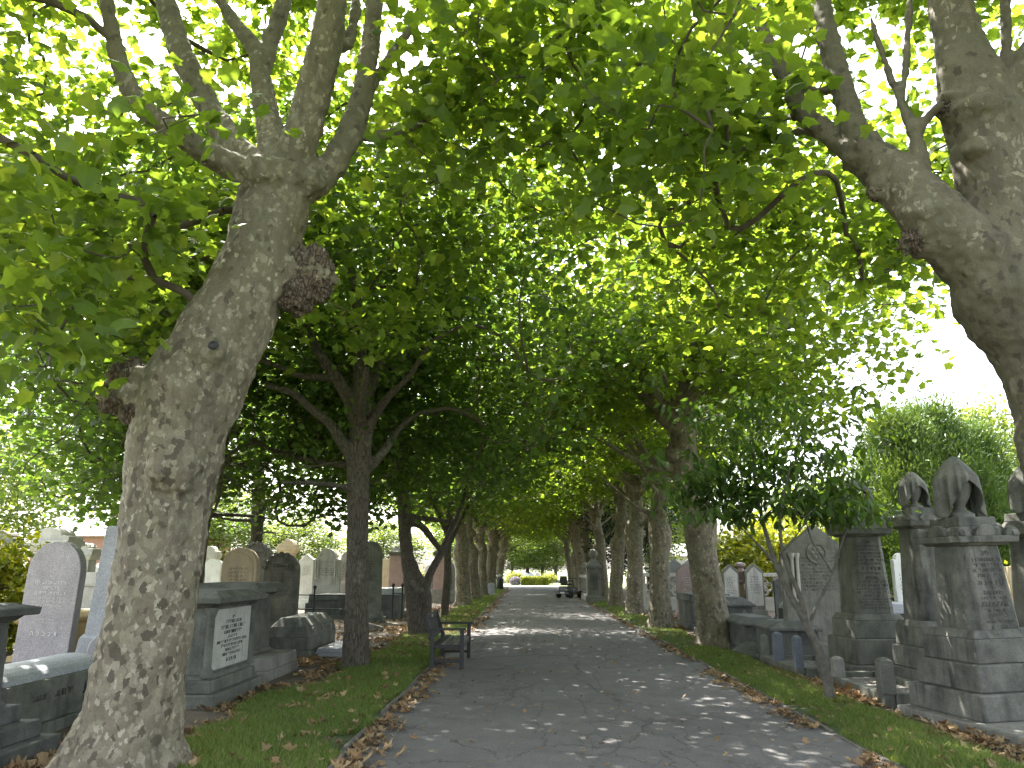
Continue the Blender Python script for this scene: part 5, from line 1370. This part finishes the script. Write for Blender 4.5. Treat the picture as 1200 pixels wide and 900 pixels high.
def slab_block():
    t = tag(empty('headstone', (-6.26, 11.95, 0), 0, (0, R(3.6))), 'tall grey granite slab with shade painted on one side, left of the big plane', 'headstone')
    b = MB(); b.cbox(0, 0, -.1, .22, .72, 1.1, .01); b.build('plinth', M['st_gran'], t, .012)
    b = MB(); b.cbox(0, 0, .221, .6, .56, .86, .02); b.cbox(0, 0, .601, .66, .52, .82, .04); b.build('base', M['st_gran'], t, .01)
    v = [(-.21, -.37, .65), (.21, -.37, .65), (.21, .37, .65), (-.21, .37, .65), (-.19, -.34, 2.2), (.17, -.34, 2.26), (.17, .34, 2.26), (-.19, .34, 2.2)]
    b = MB(); b.add(v, [(3, 2, 1, 0), (4, 5, 6, 7), (0, 1, 5, 4), (1, 2, 6, 5), (2, 3, 7, 6), (3, 0, 4, 7)]); b.build('slab', M['st_gran'], t, .01)
    v = [(.213, -.33, .72), (.213, .33, .72), (.178, .3, 2.2), (.178, -.3, 2.2)]
    b = MB(); b.add([(x, y, z) for x, y, z in v] + [(x + .008, y, z) for x, y, z in v], [(3, 2, 1, 0), (4, 5, 6, 7), (0, 1, 5, 4), (1, 2, 6, 5), (2, 3, 7, 6), (3, 0, 4, 7)]); b.build('painted_shade_face', M['st_shade'], t)  # thin dark sheet: shade on the path side put into colour
slab_block()
headstone((-5.2, 10.0, 0), .5, .85, .14, 'round', 'st_lilac', 'small lilac grey headstone peeping out left of the big plane trunk', ROWS_S[:4], 'ink_white', 0, rz=20)
pedestal_tomb(tuple(P(82, 760, 15.2).xy) + (0,), .9, 1.9, .8, 'st_mustard', 'ochre chest tomb with bright top behind the lilac headstone', steps=0, lidh=.08, over=.06)
def cornice_mon(px0, px1, top, Y, mat, label, dmat=None):
    x, w, h = fit(px0, px1, top, Y)
    t = tag(empty('monument', (x, Y, 0)), label, 'monument')
    b = MB(); b.cbox(0, 0, -.1, .3, w * .95, w * .7, .01); b.build('step', M[mat], t, .015)
    b = MB(); b.cbox(0, 0, .301, h * .78, w * .74, w * .5, .02); b.build('die', M[mat], t, .012)
    b = MB(); b.cbox(0, -w * .25, .55, h * .74, w * .5, .03); b.build('panel', M[dmat or mat], t, .006)
    b = MB(); b.cbox(0, 0, h * .78, h * .83, w * .8, w * .56, -.06); b.build('moulding', M[mat], t, .01)
    b = MB(); b.cbox(0, 0, h * .83 + .001, h * .88, w, w * .74, 0); b.build('cornice', M[mat], t, .012)
    n = 10; rr = w * .3
    out = [(-w * .48, h * .88 + .002), (w * .48, h * .88 + .002), (w * .48, h * .92), (w * .33, h * .925)] + [(rr * math.cos(math.pi * i / n), h * .925 + (h * .075) * math.sin(math.pi * i / n)) for i in range(n + 1)] + [(-w * .33, h * .925), (-w * .48, h * .92)]
    b = MB(); b.prism(out, -w * .3, w * .3); b.build('arched_top', M[mat], t, .01)
    return t
cornice_mon(36, 86, 619, 19.5, 'st_pale', 'tall pale monument with arched cornice behind the lilac headstone', 'st_gran')
cornice_mon(76, 113, 636, 24, 'st_pale', 'grey sunlit monument with scrolled top left of the granite slab', 'st_gran')
cornice_mon(-16, 18, 622, 22, 'st_grey', 'grey corniced monument cut off by the left edge')
box_tomb(tuple(P(104, 720, 20).xy) + (0,), .9, 1.4, 1.5, 'st_pale', 'pale table tomb with thin lid left of the granite slab', 'flat')
ledger(tuple(P(80, 700, 17.5).xy) + (0,), 1.3, 1.8, .7, 'st_white', 'sunlit pale flat tomb behind the ochre chest tomb')
# middle left
fs(262, 303, 642, 17.5, .25, 'round', 'st_tan', 'tan round topped headstone with carved scallops above the chest tombs', rows=RW[:5], plinth=.5, frame=True)
fs(286, 317, 636, 19.2, .25, 'round', 'st_grey', 'grey arched headstone with carved bosses behind the tan one', plinth=.4, dentil=True)
fs(311, 351, 648, 18.6, .22, 'round', 'st_green', 'large dark grey headstone with carved arch above the coffin tomb', rows=RW, plinth=.3, dentil=True)
def coffin(x, y0, y1, w, h, label):
    t = tag(empty('coffin_tomb', (x, (y0 + y1) / 2, 0)), label, 'tomb'); l = (y1 - y0) / 2
    b = MB(); b.cbox(0, 0, -.1, .12, w * 1.12, 2 * l * 1.04, .015); b.build('plinth', M['st_green'], t, .015)
    ring = lambda a, c, z: [(-a, -c, z), (a, -c, z), (a * 1.0, c, z), (-a, c, z)]
    b = MB(); b.loft([ring(w * .48, l * .99, .121), ring(w * .5, l, h * .5)]); b.build('chest', M['st_green'], t, .012)
    b = MB(); b.loft([ring(w * .5, l, h * .5 + .001), ring(w * .42, l * .97, h * .78), ring(w * .24, l * .88, h)]); b.build('lid', M['st_green'], t, .012)
    for s in (-.6, 0, .6):
        b = MB(); b.prism_x([(s * l - .06, h * .56), (s * l + .06, h * .56), (s * l + .06, h * .68), (s * l, h * .74), (s * l - .06, h * .68)], w * .43, w * .5); b.build('carved_boss', M['st_grey'], t, .006)
    return t
coffin(-4.42, 14.8, 16.9, .78, .7, 'grey coffin shaped tomb with ridged lid left of the dark trunk')
ledger((-3.62, 15.9, 0), .75, 1.6, .14, 'st_gran', 'flat bluish slab behind the dark barked trunk')
box_tomb((-5.3, 14.4, 0), .7, 1.2, .82, 'st_dark', 'dark chest tomb half hidden behind the coffin tomb', 'hip')
fs(351, 369, 649, 32, .25, 'gable', 'st_white', 'small white gabled headstone right of the carved arch one', rows=RW[:5], plinth=.4)
fs(368, 399, 643, 29, .3, 'shoulder', 'st_pale', 'pale gothic headstone with side columns left of the dark trunk', rows=RW, plinth=.7, columns=True, pm='st_dark')
fs(397, 420, 646, 29.5, .3, 'shoulder', 'st_pale', 'pale gothic headstone partly behind the dark trunk', rows=RW, plinth=.7, columns=True, pm='st_dark')
fs(420, 448, 634, 24.3, .26, 'round', 'st_green', 'tall narrow grey headstone just right of the dark trunk', rows=[(.6, .045)] * 8, ink='ink', plinth=.3, taper=.08)
rails([(-8.6, 25.4), (-7.6, 25.2), (-6.7, 25), (-5.6, 24.9)], 'black iron railing with ball posts in front of the pale headstones', .95, 2, .06)
rails([(-4.3, 25.5), (-4.0, 25.5)], 'black iron railing posts beside the tall narrow headstone', 1.0, 1, .06)
box_tomb((-6.6, 27, 0), 1.0, 2.0, .75, 'st_dark', 'low dark tomb under the pale gothic headstones', 'flat')
box_tomb((-4.75, 27.2, 0), .9, 1.8, .95, 'st_dark', 'dark chest tomb with bright lid between the left trunks', 'flat', lm='st_gran')  # lid coloured paler than the chest to paint light on its top
ledger((-4.15, 21.5, .02), .5, .8, .12, 'st_grey', 'small tilted slab at the foot of the tall narrow headstone', 20, (0, 14))
def pink_mon(px0, px1, top, Y, mat, label):
    x, w, h = fit(px0, px1, top, Y)
    t = tag(empty('monument', (x, Y, 0)), label, 'monument')
    b = MB(); b.cbox(0, 0, -.1, .35, w * 1.5, w * 1.3, .02); b.build('step', M['st_grey'], t, .015)
    b = MB(); b.cbox(0, 0, .351, .6, w * 1.25, w * 1.1, .02); b.build('base', M['st_grey'], t, .015)
    b = MB(); b.cbox(0, 0, .6, h * .84, w * .96, w * .8, w * .06); b.build('shaft', M[mat], t, .012)
    b = MB(); b.cbox(0, 0, h * .84, h * .9, w * .9, w * .75, -.07); b.build('capital', M['st_green'], t, .012)
    b = MB(); b.cbox(0, 0, h * .9 + .001, h, w * 1.0, w * .85, w * .4); b.build('cap', M['st_green'], t, .012)
    return t
pink_mon(456, 478, 640, 34, 'st_pink', 'pink granite pillar monument left of the twin stem')
pink_mon(508, 524, 641, 38, 'st_pink', 'pink granite pillar between twin stem and slender tree')
fs(446, 459, 655, 42, .4, 'flat', 'st_tan', 'sunlit tan slab behind the tall narrow headstone', plinth=.3)
fs(498, 509, 662, 42, .3, 'round', 'st_white', 'white round headstone seen between the twin stems', rows=RW[:4], plinth=.4)
fs(505, 533, 654, 40, .35, 'pointed', 'st_grey', 'grey gothic arch headstone behind the slender tree', plinth=.5, frame=True, panel='st_dark')
fs(531, 543, 655, 45, .3, 'round', 'st_white', 'white round headstone left of the first swollen plane', rows=RW[:4], plinth=.5)
fs(572, 580, 683, 48, .25, 'segment', 'st_gran', 'low grey stone at the foot of the left plane row', plinth=.1)
cornice_mon(325, 348, 632, 36, 'st_tan', 'sunlit pinkish monument with urn shaped top behind the carved arch headstone')
cornice_mon(236, 256, 640, 30, 'st_pale', 'pale monument right of the big plane trunk', 'st_gran')
box_tomb(tuple(P(246, 690, 24).xy) + (0,), 1.3, 2.0, 1.1, 'st_pale', 'sunlit pale tomb right of the big plane trunk', 'flat')
fs(455, 470, 660, 50, .3, 'round', 'st_pale', 'far pale headstone left of the pink pillar', plinth=.3) if False else None
# ---- sunlit rows further off on both sides
kinds = ['round', 'segment', 'gable', 'shoulder', 'pointed']; mts = ['st_pale', 'st_white', 'st_grey', 'st_lilac', 'st_tan', 'st_pale', 'st_gran']
nth = ['first', 'second', 'third', 'fourth', 'fifth', 'sixth', 'seventh', 'eighth', 'ninth', 'tenth', 'eleventh', 'twelfth', 'thirteenth', 'fourteenth']
cn = {'st_pale': 'pale', 'st_white': 'white', 'st_grey': 'grey', 'st_lilac': 'lilac grey', 'st_tan': 'tan', 'st_gran': 'bluish grey'}
kn = {'round': 'round topped', 'segment': 'low arched', 'gable': 'gabled', 'shoulder': 'shouldered', 'pointed': 'pointed'}
rr_ = random.Random(17)
for side, row, Y_, pxs in (('left', 'far sunlit', 40, (52, 68, 92, 118, 236, 252, 268, 300, 318, 340, 372, 408)), ('left', 'nearer sunlit', 28, (20, 60, 112, 228, 250)), ('right', 'far sunlit', 38, (790, 808, 834, 858, 880, 900, 1040, 1062))):
    for i, px in enumerate(pxs):
        hw = rr_.uniform(8, 11) * (40 / Y_) ** .6; k_ = rr_.choice(kinds); m_ = rr_.choice(mts)
        fs(px - hw, px + hw, rr_.uniform(651, 662) if Y_ > 30 else rr_.uniform(654, 668), Y_ + rr_.uniform(-2, 2), .25, k_, m_, '%s %s headstone, %s from left in the %s row, %s side' % (cn[m_], kn[k_], nth[i], row, side), plinth=.3, group='background headstones', rz=rr_.uniform(-8, 8))
# ---- far stones in the sun past the end of the avenue
for i, (px, top, Yq, kind, mt, lab) in enumerate(((616, 671, 92, 'round', 'st_white', 'far white round headstone at the end, left of three'), (622, 670, 95, 'gable', 'st_white', 'far white gabled headstone at the end, middle of three'), (630, 671, 93, 'shoulder', 'st_pale', 'far pale shouldered headstone at the end, right of three'), (645, 672, 90, 'round', 'st_white', 'far white headstone beside the last right trunk'))):
    fs(px - 4, px + 4, top, Yq, .3, kind, mt, lab)

# ================================================================== bench, gate, vehicle, bin, hedge, buildings
def bench(loc, rz, label):
    """garden bench, sitter faces +X before turning; length along Y"""
    t = tag(empty('park_bench', loc, R(rz)), label, 'bench'); m = M['bench_wood']; L = 1.58; D = .56
    def part(n, *a, mat=m, bev=.006, **k): b = MB(); b.box(*a, **k); return b.build(n, mat, t, bev)
    for s in (-1, 1):
        y = s * (L / 2 - .035)
        part('leg', D - .065, D, y - .035, y + .035, 0, .64)
        b = MB(); b.add([(.02, y - .035, 0), (.09, y - .035, 0), (.09, y + .035, 0), (.02, y + .035, 0), (.02, y - .035, .44), (.09, y - .035, .44), (.09, y + .035, .44), (.02, y + .035, .44), (-.1, y - .035, .9), (-.045, y - .035, .9), (-.045, y + .035, .9), (-.1, y + .035, .9)],
                       [(3, 2, 1, 0), (0, 1, 5, 4), (1, 2, 6, 5), (2, 3, 7, 6), (3, 0, 4, 7), (4, 5, 9, 8), (5, 6, 10, 9), (6, 7, 11, 10), (7, 4, 8, 11), (8, 9, 10, 11)]); b.build('leg', m, t, .006)
        part('armrest', -.03, D + .03, y - .045, y + .045, .641, .675)
        part('seat_rail', .091, D - .066, y - .025, y + .025, .33, .4)
        part('stretcher', .091, D - .066, y - .022, y + .022, .1, .15)
    part('front_rail', D - .055, D - .02, -L / 2 + .071, L / 2 - .071, .32, .4)
    part('back_rail', .03, .07, -L / 2 + .071, L / 2 - .071, .32, .4)
    for k in range(5):
        x = .1 + k * .093
        part('seat_slat', x, x + .07, -L / 2 + .012, L / 2 - .012, .401, .425, mat=M['bench_pale'] if k > 0 else m)
    tp = part('top_rail', -.1, -.055, -L / 2 + .071, L / 2 - .071, .8, .89); 
    part('lower_rail', -.02, .02, -L / 2 + .071, L / 2 - .071, .47, .53)
    n = 15
    for k in range(n):
        y = -L / 2 + .15 + k * (L - .3) / (n - 1)
        b = MB(); b.add([(-.008, y - .022, .53), (.008, y - .022, .53), (.008, y + .022, .53), (-.008, y + .022, .53), (-.084, y - .022, .8), (-.068, y - .022, .8), (-.068, y + .022, .8), (-.084, y + .022, .8)], [(3, 2, 1, 0), (4, 5, 6, 7), (0, 1, 5, 4), (1, 2, 6, 5), (2, 3, 7, 6), (3, 0, 4, 7)])
        b.build('back_slat', m, t)
    b = MB(); b.box(-.053, -.049, -.1, .1, .82, .87); b.build('plaque', M['steel'], t)
    return t
bench((-1.58, 13.78, .035), 0, 'dark slatted wooden bench facing the path on the left edge').scale = (1, 1, .92)

def gate_pillar(p, label):
    t = tag(empty('gate_pillar', p), label, 'pillar')
    for nm, z0, z1, w, ins in (('base', -.1, .28, .84, .0), ('moulding', .281, .34, .8, .05), ('shaft', .341, 1.62, .66, .01), ('cornice', 1.621, 1.74, .8, .02), ('cap', 1.741, 2.02, .72, .26)):
        b = MB(); b.cbox(0, 0, z0, z1, w, w, ins); b.build(nm, M['st_grey'], t, .012)
    b = MB(); b.lathe([(.12, 2.0), (.09, 2.06), (.14, 2.1)] + [(.23 * math.sin(math.pi * (.2 + .8 * i / 10)), 2.28 - .23 * math.cos(math.pi * (.2 + .8 * i / 10))) for i in range(11)], n=20); b.build('ball_finial', M['st_grey'], t, smooth=True)
    b = MB(); b.cbox(0, -.335, .6, 1.4, .4, .02); b.build('panel', M['st_green'], t, .008)
    return t
gate_pillar((3.2, 38.2, 0), 'stone gate pillar with ball finial right of the path')
def balustrade(x, y0, y1, label, n=9):
    t = tag(empty('balustrade', (x, y0, 0)), label, 'balustrade'); L = y1 - y0
    b = MB(); b.box(-.2, .2, 0, L, -.1, .32, .02); b.build('plinth', M['st_grey'], t, .012)
    b = MB(); b.box(-.17, .17, 0, L, 1.12, 1.26, .02); b.build('rail', M['st_grey'], t, .012)
    for k in range(n):
        b = MB(); y = L * (k + .5) / n; b.lathe([(.1, .321), (.1, .38), (.06, .42), (.1, .6), (.095, .7), (.05, .95), (.08, 1.02), (.09, 1.06), (.09, 1.12)], 0, y, 12); b.build('baluster', M['st_grey'], t, smooth=True)
    b = MB(); b.lathe([(.16, 1.26), (.16, 1.32), (.07, 1.38), (.09, 1.42), (.2, 1.56), (.22, 1.7), (.17, 1.75), (.2, 1.79), (.1, 1.86), (0, 1.95)], 0, L * .5, 16); b.build('urn', M['st_grey'], t, smooth=True)
    return t
balustrade(3.12, 39.0, 45.2, 'stone balustrade with urn running on behind the gate pillar')
def quatrefoil_fence(x0, x1, y, label):
    t = tag(empty('stone_fence', (x0, y, 0)), label, 'fence'); L = x1 - x0; n = int(L / .8); w = L / n
    b = MB(); b.box(0, L, -.14, .14, -.1, .5, .0); b.build('wall', M['st_pale'], t, .012)
    b = MB(); b.box(-.02, L + .02, -.17, .17, 1.28, 1.42, .02); b.build('coping', M['st_pale'], t, .012)
    for k in range(n + 1):
        b = MB(); b.cbox(k * w, 0, .501, 1.279, .14, .2); b.build('pier', M['st_pale'], t, .01)
    for k in range(n):
        b = MB(); cx, cz, r = (k + .5) * w, .89, .165
        for dx, dz in ((r, 0), (-r, 0), (0, r), (0, -r)):
            pts = [(cx + dx + r * math.cos(a * .5236), 0, cz + dz + r * math.sin(a * .5236)) for a in range(13)]
            b.tube(pts, .04, 6)
        o = b.build('quatrefoil', M['st_pale'], t, smooth=True)
    return t
quatrefoil_fence(4.6, 10.6, 31.5, 'pale stone fence pierced with quatrefoils behind the right trunks')

def buggy(loc, rz, label):
    """small black four-wheeled buggy, rear towards -Y"""
    t = tag(empty('buggy', loc, R(rz)), label, 'buggy')
    b = MB(); b.box(-.38, .38, -.62, .62, .2, .34, .03); b.box(-.34, .34, -.6, -.05, .341, .62, .05); b.build('body', M['black_paint'], t, .03)
    b = MB(); b.box(-.26, .26, -.5, .0, .66, .76, .03); st = b.build('seat', M['rubber'], t, .03)
    b = MB(); b.box(-.25, .25, -.56, -.46, .76, 1.16, .03); b.build('backrest', M['rubber'], t, .03)
    for s in (-1, 1):
        b = MB(); b.box(s * .29 - .03, s * .29 + .03, -.45, -.02, .88, .94); b.build('armrest', M['rubber'], t, .012)
        b = MB(); b.box(s * .28 - .05, s * .28 + .05, -.625, -.6, .4, .46); b.build('tail_light', M['st_pink'], t)
        for y in (-.42, .46):
            b = MB(); r = .19; b.lathe([(.09, -.07), (r * .9, -.07), (r, -.045), (r, .045), (r * .9, .07), (.09, .07)], n=20)
            w = b.build('wheel', M['rubber'], t, smooth=True); w.location = (s * .4, y, r); w.rotation_euler = (0, R(90), 0)
            b = MB(); b.lathe([(0, -.05), (.09, -.05), (.09, .05), (0, .05)], n=14); b.build('rim', M['steel'], w, smooth=True)
    b = MB(); b.tube([(0, .5, .3), (0, .46, .7), (0, .34, 1.0)], .03, 8); b.build('tiller', M['black_paint'], t, smooth=True)
    b = MB(); b.tube([(-.28, .26, 1.02), (-.1, .34, 1.02), (.1, .34, 1.02), (.28, .26, 1.02)], .02, 8); b.build('handlebar', M['rubber'], t, smooth=True)
    b = MB(); b.box(-.14, .14, -.632, -.622, .24, .33); b.build('number_plate', M['plate'], t)
    b = MB(); b.box(-.2, .2, .4, .62, .34, .55, .04); b.build('front_cowl', M['black_paint'], t, .03)
    return t
buggy((2.3, 43.6, .03), -38, 'small black four wheeled buggy parked on the right of the path')

def bin_(loc, label):
    t = tag(empty('litter_bin', loc), label, 'bin')
    b = MB(); b.lathe([(.24, 0), (.26, .05), (.29, .75), (.31, .76), (.31, .82)], n=20); b.build('body', M['black_paint'], t, smooth=True)
    b = MB(); b.lathe([(.33, 1.0), (.33, 1.04), (.2, 1.12), (0, 1.14)], n=20); b.build('lid', M['steel'], t, smooth=True)
    for k in range(4):
        a = k * math.pi / 2 + .4; b = MB(); b.tube([(.29 * math.cos(a), .29 * math.sin(a), .8), (.3 * math.cos(a), .3 * math.sin(a), 1.01)], .02, 6); b.build('lid_post', M['iron'], t)
    return t
bin_((-2.05, 60.2, .02), 'black litter bin with grey lid at the far left of the path')

def hedge(x0, x1, y, h, label):
    t = tag(empty('hedge', (x0, y, 0)), label, 'hedge'); rg = np.random.default_rng(77); L = x1 - x0; n = 9000
    f = rg.random(n); pos = np.stack([rg.uniform(0, L, n), rg.uniform(-.5, .5, n), rg.uniform(.02, h, n)], 1)
    top = f < .4; pos[top, 2] = h + rg.normal(0, .02, top.sum()); fr = (f >= .4) & (f < .85); pos[fr, 1] = -.5 + rg.normal(0, .03, fr.sum())
    Rm = leaf_frames(pos, pos - np.array((0, .3, 0)), rg, .5, .9, .1)
    V, F = leaf_arrays(LEAF_KITE, pos, Rm, rg.uniform(.1, .2, n)); o = link_mesh('foliage', np_mesh('foliage', V, F), M['leaf_yellow'], t); o['kind'] = 'stuff'
    b = MB(); b.box(.1, L - .1, -.4, .4, -.05, h - .1); b.build('branches', M['twig'], t)
    return t
hedge(-.55, 2.1, 79, .72, 'low clipped yellow green hedge across the end of the path')
# lilac flowers left of it
pf = P(604, 684, 79); t = tag(empty('flower_bush', (pf.x, 79, 0)), 'low lilac flowering bush left of the far hedge', 'bush')
rg = np.random.default_rng(5); n = 2500; d = rg.normal(0, 1, (n, 3)); d /= np.linalg.norm(d, axis=1)[:, None]; pos = d * np.array((.5, .4, .4)) + np.array((0, 0, .32)); pos = pos[pos[:, 2] > 0]
Rm = leaf_frames(pos, np.zeros_like(pos), rg, .3, .8, 0); V, F = leaf_arrays(LEAF_KITE, pos, Rm, rg.uniform(.06, .14, len(pos))); o = link_mesh('foliage', np_mesh('foliage', V, F), M['purple'], t); o['kind'] = 'stuff'
b = MB(); b.tube([(0, 0, -.05), (0, 0, .4)], .05, 6); b.build('stem', M['twig'], t)

# houses
def brick_mat():
    m, t, b = new_mat('far red brick'); v = coords(t, rnd=False)
    br = N(t, 'ShaderNodeTexBrick'); br.inputs['Color1'].default_value = (.3, .12, .08, 1); br.inputs['Color2'].default_value = (.36, .16, .1, 1); br.inputs['Mortar'].default_value = (.35, .3, .26, 1); br.inputs['Scale'].default_value = 4.4
    mp = N(t, 'ShaderNodeMapping'); mp.inputs['Rotation'].default_value = (R(90), 0, 0); t.links.new(v, mp.inputs[0]); t.links.new(mp.outputs[0], br.inputs[0])
    t.links.new(br.outputs[0], b.inputs['Base Color']); b.inputs['Roughness'].default_value = .9; return m
M['brick'] = brick_mat(); M['slate'] = plain('roof slate', (.2, .2, .215), .7, 0, .25, 3); M['glass'] = plain('dark window', (.03, .035, .04), .1, 0, .1, 5, 0); M['render'] = plain('pale render', (.62, .57, .54), .9, 0, .08, 2, .05)
def house(x, y, w, d, he, hr, mat, label, wins, rz=0, chim=True):
    t = tag(empty('house', (x, y, 0), R(rz)), label, 'house')
    b = MB(); b.box(-w / 2, w / 2, -d / 2, d / 2, -.2, he); b.build('wall', M[mat], t)
    b = MB(); b.add([(-w / 2 - .3, -d / 2 - .35, he - .05), (w / 2 + .3, -d / 2 - .35, he - .05), (w / 2 + .3, d / 2 + .35, he - .05), (-w / 2 - .3, d / 2 + .35, he - .05), (-w / 2 - .3, 0, hr), (w / 2 + .3, 0, hr)], [(0, 1, 5, 4), (2, 3, 4, 5), (1, 2, 5), (3, 0, 4), (3, 2, 1, 0)]); rf = b.build('roof', M['slate'], t)
    if chim: b = MB(); b.cbox(w * .3, 0, hr - .6, hr + .8, .8, .6); b.build('chimney', M['brick'], rf)
    for k in range(wins):
        wx = -w / 2 + w * (k + .5) / wins
        b = MB(); b.cbox(wx, -d / 2, he * .38, he * .8, 1.15, .1); wo = b.build('window', M['plate'], t)
        b = MB(); b.box(wx - .5, wx + .5, -d / 2 - .058, -d / 2 - .03, he * .4, he * .78); b.build('pane', M['glass'], wo)
    return t
p = P(130, 640, 58); house(p.x, 58 + 4, 12, 8, 4.0, 5.5, 'brick', 'low red brick house with grey slate roof beyond the left graves', 5, 0, False)
p = P(787, 660, 64); house(p.x, 66, 4.5, 6, 2.6, 3.6, 'render', 'pale rendered house seen between the right plane trunks', 2, 0, False)
